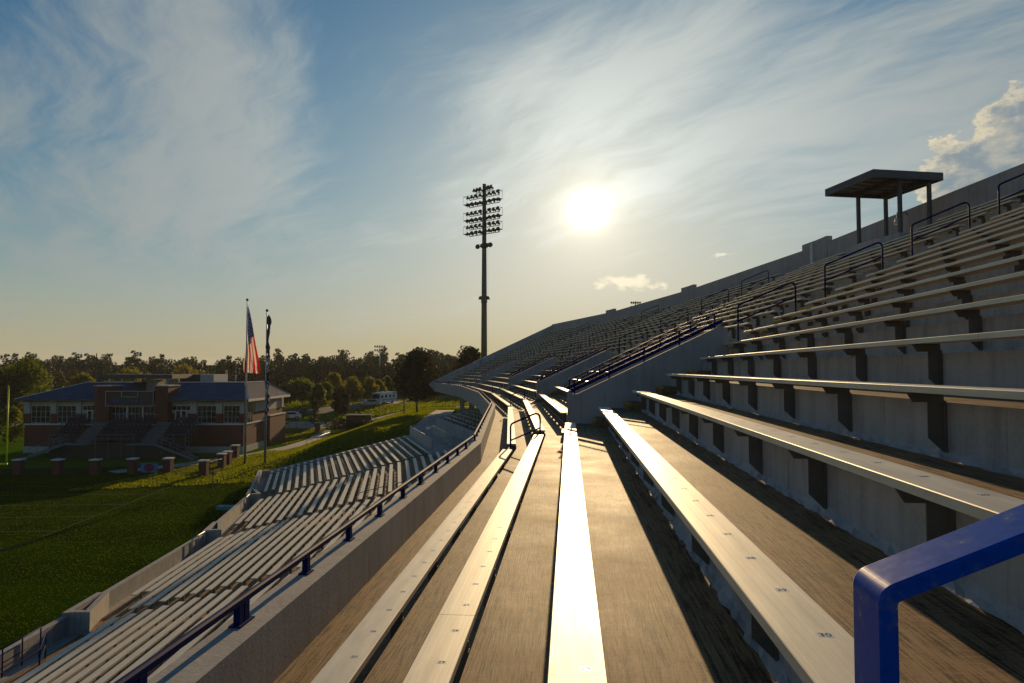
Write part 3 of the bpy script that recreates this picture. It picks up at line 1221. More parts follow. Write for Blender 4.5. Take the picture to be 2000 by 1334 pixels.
for i in range(NL):
    for k in range(0, LROWS if i < 3 else 22):
        slab(LO, i, LT * k - 0.51, LT * k + 0.10 + 0.03, lfoot(k) - 0.35, (lfoot(0) - 0.1 if (i == 0 and k < 2) else lfoot(k)), None, None, ('broomed_concrete', 'concrete'), 'concrete_step', lstand)
    # front walk and field wall
    n0 = -0.98
    slab(LO, i, n0, -0.505, lfoot(0) - 0.9, lfoot(0) - 0.104, None, None, ('concrete_pale', 'concrete'), 'front_walk', lstand)
    m = MB()
    na, nb = n0 - 0.26, n0
    bt = [LO.pt(i, na, LO.t0(i, na), GZ), LO.pt(i, nb, LO.t0(i, nb), GZ), LO.pt(i, nb, LO.t1(i, nb), GZ), LO.pt(i, na, LO.t1(i, na), GZ)]
    m.hexa(bt, [Vector((p.x, p.y, WTOP)) for p in bt])
    obj('field_wall', m.mesh('field_wall', 'concrete_pale'), lstand)
    # concourse behind the top row
    slab(LO, i, (12.85 if i == 3 else LT * LROWS - 0.5), LT * LROWS + 9, -7.6, lfoot(LROWS - 1) + 0.02, None, None, ('concrete_pale', 'concrete'), 'concourse', lstand)

# splayed walls behind each field gate
for i in (1, 2, 3):
    z0 = lfoot(0) - 0.5
    for (pa, pb, zt) in (((-0.98, 0.05), (-0.42, 0.28), WTOP + 0.14), ((-0.42, 0.05), (-0.98, 2.5), WTOP + 0.14), ((-1.24, 0.05), (-1.24, 2.5), WTOP + 0.12)):
        (n0_, t0_), (n1_, t1_) = pa, pb
        if n0_ == -0.98:
            fp = [(n0_, t0_), (n1_, t0_), (n1_, t1_), (n0_, t1_)]
        else:
            fp = [(n0_, t0_), (n0_ + 0.24, t0_), (n1_ + 0.24, t1_), (n1_, t1_)]
        m = MB()
        bt = [LO.pt(i, n_, t_, z0) for n_, t_ in fp]
        m.hexa(bt, [Vector((p.x, p.y, zt)) for p in bt])
        obj('gate_wall', m.mesh('gate_wall', 'concrete_pale'), lstand)

# end wall of the lower stand
i = NL - 1
te = LO.L[i] + 0.35
m = MB()
prof = [(-1.24, GZ - 0.3), (12.9, GZ - 0.3), (12.9, LZ0 + LR * 21.5 - 0.15), (-0.2, LZ0 - 0.02), (-1.24, LZ0 - 0.02)]
fr = [LO.pt(i, n, te, z) for n, z in prof]
bk = [LO.pt(i, n, te + 0.3, z) for n, z in prof]
m.add(fr + bk, [tuple(range(5))[::-1], tuple(range(5, 10))] + [(q, (q + 1) % 5, (q + 1) % 5 + 5, q + 5) for q in range(5)])
obj('end_wall', m.mesh('end_wall', 'concrete'), lstand)

LON = ['long nearest block', 'second block along', 'third block along', 'far block by the bank']
LG = 'aluminium benches of the lower stand'
for i in range(NL):
    for k in range(0, 24):
        n = LT * k
        if i == 0 and k < 2:
            continue
        if i == 3 and k > 21:
            continue
        t0, t1 = LO.t0(i, n), LO.t1(i, n)
        if i:
            t0 += 0.45
        else:
            t0 = 12.0
        if i < NL - 1:
            t1 -= 0.5
        if i in (1, 2) and k < 2:
            t0 += 2.6
        if i == 3 and k < 2:
            t0 += 2.4
        lab = f'lower stand bench, {ORD[k]} row from the field wall, {LON[i]}'
        if i == 3:
            t1 -= 1.9
        root, L = bench(LO, i, n, LZ0 + LR * k, t0, t1, lab, LG, 0)
        if i == 3:
            bench(LO, i, n, LZ0 + LR * k, t1 + 0.85, t1 + 1.85, f'short bench stub, {ORD[k]} row from the field wall, against the far end wall', 'short benches along the end wall', 0)

# raised terrace beyond the ramp
TN, TZ = 17.4, -6.75
ti = 3
for k in range(8):
    slab(LO, ti, TN + 0.25 + 0.75 * k, TN + 1.05 + 0.75 * k, TZ - 0.3, TZ + 0.95 + 0.17 * k, -1.0, 22.5, ('broomed_concrete', 'concrete'), 'terrace_step', lstand)
    n = TN + 0.6 + 0.75 * k
    for (a, c, nm) in ((-0.5, 8.2, 'near half'), (9.2, 20.6, 'far half')):
        bench(LO, ti, n, TZ + 1.36 + 0.17 * k, a, c, f'bench on the raised terrace beyond the ramp, {ORD[k]} row, {nm}', 'benches of the raised terrace', 0)
m = MB()
q = lambda n, t, z: LO.pt(ti, n, t, z)
m.hexa([q(TN, -1, TZ - 1.5), q(TN + 0.25, -1, TZ - 1.5), q(TN + 0.25, 22.5, TZ - 1.5), q(TN, 22.5, TZ - 1.5)], [q(TN, -1, TZ + 1.15), q(TN + 0.25, -1, TZ + 1.15), q(TN + 0.25, 22.5, TZ + 1.15), q(TN, 22.5, TZ + 1.15)])
obj('terrace_wall', m.mesh('terrace_wall', 'concrete'), lstand)
m = MB()
m.hexa([q(TN, 22.5, TZ - 1.5), q(TN + 6.6, 22.5, TZ - 1.5), q(TN + 6.6, 22.75, TZ - 1.5), q(TN, 22.75, TZ - 1.5)], [q(TN, 22.5, TZ + 1.15), q(TN + 6.6, 22.5, TZ + 2.5), q(TN + 6.6, 22.75, TZ + 2.5), q(TN, 22.75, TZ + 1.15)])
obj('terrace_wall', m.mesh('terrace_wall', 'concrete'), lstand)


def railing(label, pts, group, h=1.0, spacing=1.4, mids=(0.5,), mat='galvanised', r=0.032, name='railing', bal=0):
    """top rail, middle rails, posts along 3D points"""
    pts = [Vector(p) for p in pts]
    rt = thing(name, label, 'railing', pts[0], 0, group)
    O = pts[0]
    U = Vector((0, 0, 1))
    obj('top_rail', MB().tube([p - O + U * h for p in pts], r, 6).mesh('top_rail', mat, True), rt)
    for mm in mids:
        obj('middle_rail', MB().tube([p - O + U * h * mm for p in pts], r * 0.7, 6).mesh('middle_rail', mat, True), rt)
    for a, c in zip(pts[:-1], pts[1:]):
        n = max(1, round((c - a).length / spacing))
        for q in range(n + (1 if c is pts[-1] else 0)):
            p = a + (c - a) * q / n - O
            obj('post', MB().tube([p, p + U * h], r, 6).mesh('post', mat), rt)
        if bal:
            nb = int((c - a).length / bal)
            mb = MB()
            for q in range(nb):
                p = a + (c - a) * (q + .5) / nb - O
                mb.bar(p + U * 0.1, p + U * h, 0.018, 0.018)
            if nb:
                stuff(obj('baluster', mb.mesh('baluster', mat), rt))
    return rt


RZ = lfoot(LROWS - 1) + 0.02
railing('galvanised ramp railing beside the top rows of the far block', [q(13.1, 0.8, RZ), q(13.1, 7.0, RZ), q(13.15, 13.8, RZ)], 'ramp railings', bal=0.16)
railing('galvanised ramp railing beneath the terrace wall', [q(15.2, 2.2, RZ), q(15.3, 7, RZ), q(15.4, 13.3, RZ)], 'ramp railings', bal=0.16)
railing('cross railing closing the near end of the ramp', [q(13.1, 0.8, RZ), q(15.2, 2.2, RZ)], 'ramp railings', spacing=0.8)
railing('short railing at the top landing of the ramp', [q(13.4, 14.8, RZ), q(14.8, 14.8, RZ)], 'ramp railings', spacing=0.6)
# handrails along the front walk
F2 = lfoot(0) - 0.1
railing('dark railing along the front walk at the bottom corner', [LO.pt(0, 0.45, t, F2) for t in (19.0, 24.0, 30.2)] + [LO.pt(0, -0.4, 31.8, F2)], 'railings by the field wall', 0.95, 2.2, (0.5,), 'rail_paint', 0.024)
railing('small railing loop beside the first field gate', [LO.pt(0, -0.85, 30.3, F2), LO.pt(0, -0.85, 32.2, F2)], 'railings by the field wall', 0.95, 0.9, (0.5,), 'rail_paint', 0.024)
railing('bright topped handrail beside the second field gate', [LO.pt(1, -0.85, 11.2, F2), LO.pt(1, -0.85, 12.9, F2)], 'railings by the field wall', 0.95, 0.9, (), 'galvanised', 0.03)
railing('bright topped handrail beside the third field gate', [LO.pt(2, -0.85, 9.4, F2), LO.pt(2, -0.85, 11.1, F2)], 'railings by the field wall', 0.95, 0.9, (), 'galvanised', 0.03)
for c, k in enumerate((13, 17)):
    z0 = lfoot(k)
    railing(f'dark handrail loop {["lower down", "higher up"][c]} in the middle aisle of the lower stand', [LO.pt(2, LT * k - 0.2, LO.t0(2, LT * k) + 0.1, z0), LO.pt(2, LT * (k + 3) - 0.2, LO.t0(2, LT * k) + 0.1, lfoot(k + 3))],
            'handrail loops of the lower stand', 0.85, 1.9, (0.5,), 'rail_paint', 0.024)

# ------------------------------------------------------------------ floodlight tower
tw = UW(-4.75, 116, -7)
tower = thing('floodlight_tower', 'tall dark floodlight tower behind the end of the stand', 'floodlight', tw, YAW)
TH = 31.7 + 7
obj('pole', MB().tube([(0, 0, 0), (0, 0, TH * 0.5), (0, 0, TH)], 0.58, 12, r2=0.30).mesh('pole', 'tower_steel', True), tower)
_l = MB()
_l.tube([(0, 0.10, 0), (0, -0.02, 0.0), (0, -0.22, 0)], 0.10, 8, r2=0.30)
_l.tube([(0, 0.32, 0), (0, 0.10, 0)], 0.13, 8)
_l.bar((0, 0, -0.05), (0, 0, -0.36), 0.05, 0.05)
FLOOD = _l.mesh('floodlight', 'lamp_housing', True)
A = radians(-38)                     # the arms are turned towards the field
ax = Vector((cos(A), sin(A), 0))


def lamp_row(z, half, lamps, tilt=-0.35):
    for sgn in (-1, 1):
        for q in range(lamps):
            s = 0.55 + q * (half - 0.55) / max(1, lamps - 1)
            p = ax * (sgn * s) + Vector((-sin(A), cos(A), 0)) * (-0.35) + Vector((0, 0, z + 0.36))
            o = obj('floodlight', FLOOD, tower, p)
            o.scale = (1.25, 1.25, 1.25)
            o.rotation_euler = (tilt, 0, A + random.uniform(-0.5, 0.5) - (0.7 if sgn < 0 and q == lamps - 1 else 0))
    m = MB()
    m.bar(ax * -half, ax * half, 0.09, 0.10)
    obj('cross_arm', m.mesh('cross_arm', 'tower_steel'), tower, (0, 0, z))


zc = lambda y: (720.5 - y) / 1333 * 116 + 7
for (y, half, nlamp) in ((371, 1.9, 3), (383, 3.4, 4), (398, 3.4, 4), (416, 3.4, 4), (430, 3.4, 4), (443, 3.4, 4), (456, 3.4, 4)):
    lamp_row(zc(y), half, nlamp)
for (yt, yb) in ((377, 393), (410, 425), (437, 452)):
    z1, z0 = zc(yt), zc(yb)
    m = MB()
    for sgn in (-1, 1):
        e = ax * (sgn * 4.0)
        back = Vector((-sin(A), cos(A), 0)) * 0.9
        for bk in (Vector(), -back):
            m.bar(e + bk + Vector((0, 0, z0)), e + bk + Vector((0, 0, z1)), 0.05, 0.05)
            m.bar(bk + Vector((0, 0, z1)), e + bk + Vector((0, 0, z1)), 0.05, 0.05, up=(0, 0, 1))
        m.bar(e + Vector((0, 0, z1)), e - back + Vector((0, 0, z1)), 0.05, 0.05)
        m.bar(e * 0.5 + Vector((0, 0, z0)) - back * 0.5, e + Vector((0, 0, z0)) - back * 0.5, 0.9, 0.10)
        m.bar(Vector((0, 0, z0)) - back * 0.5, e + Vector((0, 0, z0)) - back * 0.5, 0.7, 0.08)
    obj('service_platform', m.mesh('service_platform', 'tower_steel'), tower)
for s in (-1.45, -0.35, 0.5, 1.35):
    z = zc(480)
    p = ax * s + Vector((0, -0.6, 0))
    m = MB().tube([(0, 0.2, 0), (0, -0.15, 0)], 0.38, 10, r2=0.42)
    o = obj('speaker_horn', m.mesh('speaker_horn', 'lamp_housing', True), tower, (p.x, p.y, z))
    o.rotation_euler = (-0.2, 0, A * 0.3 + s * 0.35)
obj('speaker_arm', MB().bar(ax * -1.5, ax * 1.5, 0.07, 0.07).mesh('speaker_arm', 'tower_steel'), tower, (0, 0, zc(475)))
obj('collar', MB().tube([(0, 0, -0.55), (0, 0, -0.2), (0, 0, 0.2), (0, 0, 0.5)], 0.52, 12).mesh('collar', 'tower_steel', True), tower, (0, 0, zc(585)))
for sgn in (-1, 1):
    obj('bracket_lamp', MB().tube([(0, 0, 0.25), (0, 0, 0), (0, 0, -0.3)], 0.18, 8, r2=0.4).mesh('bracket_lamp', 'lamp_housing', True), tower, (sgn * 0.62, 0, zc(581)))
m = MB()
for q in range(46):
    z = zc(690) + q * (zc(470) - zc(690)) / 46
    m.bar((0.3, 0, z), (0.72, 0, z), 0.03, 0.03)
stuff(obj('climbing_rung', m.mesh('climbing_rung', 'tower_steel'), tower))

# small light masts in the distance
for (px, ytop, ybase, w, lab, hw) in ((742, 674, 790, 215, 'thin far floodlight mast rising above the tree line', 1.5),
                                      (461, 718, 760, 190, 'short lamp mast beside the flagpole, beyond the pavilion roof', 0.9),
                                      (1242, 588, 640, 190, 'head of a distant floodlight mast peeking over the back wall', 1.2)):
    u = (px - 1000) / 1333 * w
    z1 = (720.5 - ytop) / 1333 * w
    z0 = ground_z(u, w)
    t = thing('light_mast', lab, 'floodlight', UW(u, w, z0), YAW, 'light masts beyond the stadium')
    obj('pole', MB().tube([(0, 0, 0), (0, 0, z1 - z0)], 0.22, 8, r2=0.13).mesh('pole', 'galvanised', True), t)
    for r_ in range(2):
        z = z1 - z0 - 0.4 - r_ * 1.2
        obj('cross_arm', MB().bar((-hw, 0, z - 0.35), (hw, 0, z - 0.35), 0.1, 0.1).mesh('cross_arm', 'tower_steel'), t)
        for q in range(5):
            o = obj('floodlight', FLOOD, t, (-hw + q * hw / 2, 0, z))

# ------------------------------------------------------------------ flagpoles and flags


def flagpole(px, ytop, ybase, label):
    w = 11.0 * 1333 / (ybase - 720.5)
    u = (px - 1000) / 1333 * w
    h = (720.5 - ytop) / 1333 * w + 11.0
    t = thing('flagpole', label, 'flagpole', UW(u, w, GZ), YAW, 'flagpoles at the corner of the field')
    obj('pole', MB().tube([(0, 0, 0), (0, 0, h * 0.5), (0, 0, h - 0.35)], 0.13, 10, r2=0.055).mesh('pole', 'galvanised', True), t)
    s = MB()
    rg = 0.16
    rings = [(0, 0, h - 0.35 + rg - rg * cos(a * pi / 6)) for a in range(7)]
    vs, fs = [], []
    for a in range(7):
        for k in range(10):
            vs.append((rg * sin(a * pi / 6) * cos(k * pi / 5), rg * sin(a * pi / 6) * sin(k * pi / 5), rings[a][2]))
    for a in range(6):
        for k in range(10):
            fs.append((a * 10 + k, a * 10 + (k + 1) % 10, a * 10 + 10 + (k + 1) % 10, a * 10 + 10 + k))
    obj('finial', s.add(vs, fs).mesh('finial', 'tower_steel', True), t)
    obj('halyard', MB().tube([(0.16, 0, 1.2), (0.10, 0, h - 0.5)], 0.012, 4).mesh('halyard', 'trim_white'), t)
    return u, w, h


u1, w1, h1 = flagpole(481.5, 582, 906, 'left flagpole, the taller one, flying the striped flag')
u2, w2, h2 = flagpole(520.5, 603, 915, 'right flagpole, the one with a furled dark flag')


def hanging_flag():
    """a large flag hanging nearly limp: the hoist runs down the pole, the fly edge droops beside it"""
    NU, NV = 46, 39
    HO, FL = 4.6, 8.6                   # hoist and fly lengths
    t = thing('striped_flag', 'American flag with red and white stripes hanging limp on its pole', 'flag', UW(u1, w1, GZ + h1 - 0.75), YAW)
    grid = {}
    for iu in range(NU + 1):
        a = iu / NU                     # along the fly
        for iv in range(NV + 1):
            c = iv / NV                 # down the hoist
            # nearly limp: the fly droops, its upper edge hanging outermost
            fold = sin(c * 17 + a * 3.0)
            x = 0.06 + a ** 0.85 * (1.55 * (1 - c) - 0.45 * c) + 0.07 * fold * a
            y = 0.22 * fold * (0.25 + a) + 0.10 * sin(a * 9 + c * 5)
            z = -HO * c * (1 - 0.62 * a) - 0.93 * FL * a * (1 - 0.24 * c) - 0.25 * sin(a * 3) * (1 - c)
            grid[iu, iv] = (x, y, z)
    parts = {'canton': MB(), 'red_stripes': MB(), 'white_stripes': MB()}
    for iu in range(NU):
        for iv in range(NV):
            st = iv * 13 // NV
            if iu < NU * 0.4 and st < 7:
                key = 'canton'
            else:
                key = 'red_stripes' if st % 2 == 0 else 'white_stripes'
            q = [grid[iu, iv], grid[iu + 1, iv], grid[iu + 1, iv + 1], grid[iu, iv + 1]]
            parts[key].add(q, [(0, 1, 2, 3)])
    for key, mt, nm in (('canton', 'flag_blue', 'canton'), ('red_stripes', 'flag_red', 'stripe'), ('white_stripes', 'flag_white', 'stripe')):
        me = parts[key].mesh(nm, mt)
        bm = bmesh.new()
        bm.from_mesh(me)
        bmesh.ops.remove_doubles(bm, verts=bm.verts, dist=1e-5)
        bm.to_mesh(me)
        bm.free()
        me.polygons.foreach_set('use_smooth', [True] * len(me.polygons))
        obj(nm, me, t)
    # stars
    m = MB()
    for r_ in range(9):
        for c_ in range(6 if r_ % 2 == 0 else 5):
            a = (0.4 / 6) * (c_ + (0.5 if r_ % 2 == 0 else 1.0))
            c = (7 / 13) * (r_ + 0.9) / 9.8
            iu, iv = min(NU - 1, int(a * NU)), min(NV - 1, int(c * NV))
            p = Vector(grid[iu, iv])
            e1 = (Vector(grid[iu + 1, iv]) - p).normalized()
            e2 = (Vector(grid[iu, iv + 1]) - p).normalized()
            nn = e1.cross(e2).normalized()
            for sd in (1, -1):
                pts = []
                for s_ in range(10):
                    rr = 0.13 if s_ % 2 == 0 else 0.055
                    pts.append(p + (e1 * cos(s_ * pi / 5) + e2 * sin(s_ * pi / 5)) * rr + nn * 0.02 * sd)
                m.add(pts + [p + nn * 0.02 * sd], [(s_, (s_ + 1) % 10, 10) for s_ in range(10)])
    stuff(obj('star', m.mesh('star', 'flag_white'), t))


hanging_flag()


def furled_flag():
    t = thing('furled_flag', 'narrow dark flag with pale patches hanging furled down its pole', 'flag', UW(u2, w2, GZ + h2 - 0.7), YAW)
    m = MB()
    N = 60
    rnd = random.Random(5)
    L = 11.2
    vs, fs, mi = [], [], []
    SEG = 8
    for a in range(N + 1):
        z = -L * a / N
        r = 0.11 + 0.10 * sin(a * 0.42) ** 2 + 0.05 * rnd.random()
        if a in (0, N):
            r = 0.05
        for k in range(SEG):
            an = k * 2 * pi / SEG + a * 0.09
            rr = r * (1.0 if k % 2 == 0 else 0.6)
            vs.append((0.18 + rr * cos(an) + 0.08 * sin(a * 0.3), rr * sin(an), z))
    for a in range(N):
        for k in range(SEG):
            fs.append((a * SEG + k, a * SEG + (k + 1) % SEG, (a + 1) * SEG + (k + 1) % SEG, (a + 1) * SEG + k))
    me = MB()
    me.add(vs, fs)
    for q in range(len(fs)):
        a = q // SEG
        p = 0
        if 22 < a < 34 and (q * 7 + a) % 5 in (0, 1):
            p = 1
        if a > 38 and (q * 3 + a) % 4 in (0, 1):
            p = 1 if (q + a) % 3 else 2
        me.mi[q] = p
    obj('cloth', me.mesh('cloth', ['flag_dark', 'flag_white', 'banner_blue'], True), t)


furled_flag()

# ------------------------------------------------------------------ pavilion (field house)
BW = 90.0
bu = lambda px, w=BW: (px - 1000) / 1333 * w
bz = lambda py, w=BW: (720.5 - py) / 1333 * w
B0 = UW(0, BW, 0)
pav = thing('field_house', 'two storey brick field house with hipped blue metal roof and white upper band', 'building', UW(bu(478), BW, GZ), YAW)
PO = Vector((bu(478), BW, GZ))       # local frame: x = right, y = away, z up from the ground


def pv(name, mb, mat, parent=pav, smooth=False):
    mb.v = [(p[0] - PO.x, p[1] - PO.y, p[2] - PO.z) for p in mb.v]
    return obj(name, mb.mesh(name, mat, smooth), parent)


uL, uR, wF, wB = bu(52), bu(478), BW, BW + 15
zs, ze = bz(828), bz(779)            # sill band, eave
pv('wall', MB().box(uL, uR, wF, wB, bz(871), zs), 'brick')
pv('plinth', MB().box(uL - 0.06, uR + 0.06, wF - 0.06, wB + 0.06, GZ - 0.5, bz(871)), 'stucco')
pv('wall', MB().box(uL, uR, wF, wB, zs, bz(807)), 'brick')
pv('upper_band', MB().box(uL, uR, wF + 0.003, wB - 0.003, bz(807), ze), 'stucco')
pv('sill_band', MB().box(uL - 0.08, uR + 0.08, wF - 0.08, wB + 0.08, zs - 0.10, zs + 0.12), 'trim_white')
for (a, c) in ((52, 64), (104, 115), (153, 163), (375, 387), (425, 437), (471, 480)):
    pv('pilaster', MB().box(bu(a), bu(c), wF - 0.22, wF + 0.1, bz(807), ze), 'stucco')
    pv('brick_pier', MB().box(bu(a) - 0.05, bu(c) + 0.05, wF - 0.18, wF + 0.1, zs + 0.12, bz(807)), 'brick')


def window(a, c, y0, y1, cols, rows, name='window', face='front', w=wF):
    if face == 'front':
        u0, u1 = bu(a), bu(c)
        fr = lambda m, x0, x1, z0, z1, d: m.box(x0, x1, w - d, w + 0.02, z0, z1)
    z1, z0 = bz(y0), bz(y1)
    m = MB().box(u0, u1, w - 0.03, w + 0.05, z0, z1)
    win = pv(name, m, 'glass_dark')
    t = 0.034
    fm = MB()
    fr(fm, u0, u1, z1 - t, z1, 0.07)
    fr(fm, u0, u1, z0, z0 + t, 0.07)
    for q in range(cols + 1):
        x = u0 + (u1 - u0) * q / cols
        fr(fm, x - t / 2, x + t / 2, z0 + t, z1 - t, 0.075)
    ff = pv('frame', fm, 'trim_white')
    ff.parent = win
    for q in range(1, rows):
        z = z0 + (z1 - z0) * q / rows
        g = pv('glazing_bar', MB().box(u0, u1, w - 0.068, w + 0.02, z - t / 2, z + t / 2), 'trim_white')
        g.parent = win
    return win


window(66, 102, 792, 825, 4, 3)
window(117, 152, 792, 825, 4, 3)
window(166, 197, 792, 801, 4, 1)
window(388, 425, 792, 825, 4, 3)
window(440, 471, 792, 825, 4, 3)
window(339, 375, 792, 801, 4, 1)
window(224, 254, 794, 820, 4, 2, w=wF - 0.3)
window(256, 284, 794, 820, 4, 2, w=wF - 0.3)
window(286, 313, 794, 820, 4, 2, w=wF - 0.3)
for px in (254.5, 285):
    pv('mullion_post', MB().box(bu(px) - 0.09, bu(px) + 0.09, wF - 0.5, wF - 0.2, bz(822), bz(793)), 'trim_white')
for (a, c) in ((173, 195), (345, 368)):
    d = pv('door', MB().box(bu(a), bu(c), wF - 0.06, wF + 0.05, bz(826), bz(801)), 'trim_white')
    for (x0, x1) in ((bu(a) + 0.15, bu((a + c) / 2) - 0.10), (bu((a + c) / 2) + 0.10, bu(c) - 0.15)):
        for (z0, z1) in ((bz(825), bz(817)), (bz(815), bz(802.5))):
            g = pv('pane', MB().box(x0, x1, wF - 0.08, wF - 0.05, z0, z1), 'glass_dark')
            g.parent = d
for (a, c) in ((197, 226), (314, 339)):
    pv('brick_tower', MB().box(bu(a), bu(c), wF - 1.2, wF + 1.8, GZ, bz(754)), 'brick')
    pv('coping', MB().box(bu(a) - 0.1, bu(c) + 0.1, wF - 1.3, wF + 1.9, bz(754), bz(752)), 'stucco')
# lettering on the white band (only FIELD HOUSE is legible)
for (s, px, sz) in (('FIELD', 360, 0.55), ('HOUSE', 406, 0.55)):
    v, f = text_mesh(s, sz)
    m = MB().add([(bu(px) + p[0] * 1.15, wF - 0.012 - (0.0), bz(786) + p[1]) for p in v], f)
    pv('lettering', m, 'tower_steel')
# roof: hips rising to a flat ridge
E0, E1, f0, f1 = uL - 0.7, uR + 0.9, wF - 0.9, wB + 0.9
zr = bz(747, 94.5)
I0, I1, g0, g1 = uL + 5.2, uR - 1.7, wF + 4.6, wB - 3.2
mid0, mid1 = bu(224), bu(318)
for (e0, e1, i0, i1, side) in ((E0, mid0, I0, mid0, 'L'), (mid1, E1, mid1, I1, 'R')):
    m = MB()
    m.add([(e0, f0, ze), (e1, f0, ze), (e1, f1, ze), (e0, f1, ze), (i0, g0, zr), (i1, g0, zr), (i1, g1, zr), (i0, g1, zr)],
          [(0, 1, 5, 4), (1, 2, 6, 5), (2, 3, 7, 6), (3, 0, 4, 7), (4, 5, 6, 7), (3, 2, 1, 0)])
    roof = pv('roof', m, 'roof_metal')
    caps = [((i0, g0, zr), (i1, g0, zr))]
    if side == 'R':
        caps += [((e1, f0, ze), (i1, g0, zr)), ((e1, f1, ze), (i1, g1, zr)), ((i1, g0, zr), (i1, g1, zr))]
    else:
        caps += [((e0, f0, ze), (i0, g0, zr))]
    for (a, c) in caps:
        pv('ridge_cap', MB().bar(Vector(a) + Vector((0, 0, .05)), Vector(c) + Vector((0, 0, .05)), 0.22, 0.08), 'trim_white').parent = roof
    m = MB()
    N = 30
    for q in range(1, N):
        x = e0 + (e1 - e0) * q / N
        tt = 1.0
        if x < i0:
            tt = (x - e0) / (i0 - e0)
        elif x > i1:
            tt = (e1 - x) / (e1 - i1)
        m.bar((x, f0, ze + 0.02), (x, f0 + (g0 - f0) * tt, ze + 0.02 + (zr - ze) * tt), 0.05, 0.07)
    if side == 'R':
        for q in range(1, 30):
            y = f0 + (f1 - f0) * q / 30
            tt = 1.0
            if y < g0:
                tt = (y - f0) / (g0 - f0)
            elif y > g1:
                tt = (f1 - y) / (f1 - g1)
            m.bar((e1, y, ze + 0.02), (e1 + (i1 - e1) * tt, y, ze + 0.02 + (zr - ze) * tt), 0.05, 0.07)
    stuff(pv('standing_seam', m, 'roof_metal')).parent = roof
    pv('fascia', MB().box(e0, e1, f0 - 0.05, f0, ze - 0.32, ze), 'dark_steel')
    pv('soffit', MB().box(e0, e1, f0, f1, ze - 0.06, ze - 0.004), 'trim_white')
pv('fascia', MB().box(E1, E1 + 0.05, f0, f1, ze - 0.32, ze), 'trim_white')
# right flank: window, piers, low annex
m = MB().box(uR - 0.02, uR + 0.05, wF + 1.2, wF + 3.0, bz(826), bz(791))
win = pv('window', m, 'glass_dark')
for y in (wF + 1.2, wF + 2.1, wF + 3.0):
    pv('frame', MB().box(uR + 0.05, uR + 0.08, y - 0.03, y + 0.03, bz(826), bz(791)), 'trim_white').parent = win
for (y0, y1) in ((wF - 0.1, wF + 0.7), (wF + 3.6, wF + 4.1), (wF + 14.2, wF + 15.05)):
    pv('pilaster', MB().box(uR, uR + 0.2, y0, y1, bz(807), ze - 0.06), 'stucco')
an = pv('annex', MB().box(uR + 0.003, uR + 0.45, wF + 8.5, wB + 0.2, GZ - 0.4, bz(821)), 'brick')
pv('coping', MB().box(uR + 0.003, uR + 0.55, wF + 8.4, wB + 0.25, bz(821), bz(819)), 'trim_white').parent = an
# roof structures behind the towers
pv('press_deck_roof', MB().box(bu(210, 97), bu(351, 97), 95, 101, bz(739, 97), bz(731, 97)), 'dark_steel')
for px in (240, 327, 350):
    pv('deck_post', MB().box(bu(px, 95.5) - 0.1, bu(px, 95.5) + 0.1, 95.4, 95.6, bz(762, 95.5), bz(739, 95.5)), 'stucco')
pv('penthouse', MB().box(bu(285, 99), bu(315, 99), 98, 103, bz(770, 99), bz(741, 99)), 'stucco')
pv('penthouse', MB().box(bu(351, 102), bu(398, 102), 101.5, 106, bz(760, 102), bz(731, 102)), 'dark_steel')
pv('penthouse', MB().box(bu(398, 102) + 0.01, bu(424, 102), 101, 106, bz(760, 102), bz(731, 102)), 'stucco')
pv('chimney', MB().box(bu(416, 103), bu(424, 103), 106.1, 107, bz(760, 103), bz(722, 103)), 'brick')
pv('chimney', MB().box(bu(345, 103), bu(350, 103), 106.1, 107, bz(760, 103), bz(723, 103)), 'brick')

# scoreboard between the towers
sb = thing('scoreboard', 'dark scoreboard with pale outline hung between the brick towers', 'scoreboard', UW(bu(265), BW - 0.9, bz(792)), YAW)
SO = Vector((bu(265), BW - 0.6, bz(792)))


def sbp(name, mb, mat):
    mb.v = [(p[0] - SO.x, p[1] - SO.y, p[2] - SO.z) for p in mb.v]
    return obj(name, mb.mesh(name, mat), sb)


sbp('cabinet', MB().box(bu(219), bu(311), BW - 0.9, BW - 0.5, bz(792), bz(763)), 'black_panel')
m = MB()
for (a, c, y0, y1) in ((219, 311, 763, 763.7), (219, 311, 791.4, 792), (219, 219.7, 763, 792), (310.4, 311, 763, 792), (249, 281, 774, 774.6), (249, 249.6, 763, 774.6), (280.4, 281, 763, 774.6)):
    m.box(bu(a), bu(c), BW - 0.93, BW - 0.9, bz(y1), bz(y0))
sbp('outline', m, 'trim_white')
# blurred captions: pale blue bars as they read in the photograph
m = MB()
for (a, c) in ((232, 237), (238, 244), (250, 254), (256, 260), (268, 273), (277, 281.5), (288, 294)):
    m.box(bu(a), bu(c), BW - 0.92, BW - 0.903, bz(783), bz(779.5))
m.box(bu(222), bu(228), BW - 0.92, BW - 0.903, bz(791), bz(787))
m.box(bu(300), bu(308), BW - 0.92, BW - 0.903, bz(791), bz(788))
sbp('caption', m, 'blue_print')

# bleachers in front of the pavilion
bl = thing('bleachers', 'dark bleachers of navy seats with two pale stairs before the field house', 'bleachers', UW(bu(225), 84, GZ), YAW)
LOO = Vector((bu(225), 84, GZ))


def blp(name, mb, mat, kind=None):
    mb.v = [(p[0] - LOO.x, p[1] - LOO.y, p[2] - LOO.z) for p in mb.v]
    o = obj(name, mb.mesh(name, mat), bl)
    if kind:
        o['kind'] = kind
    return o


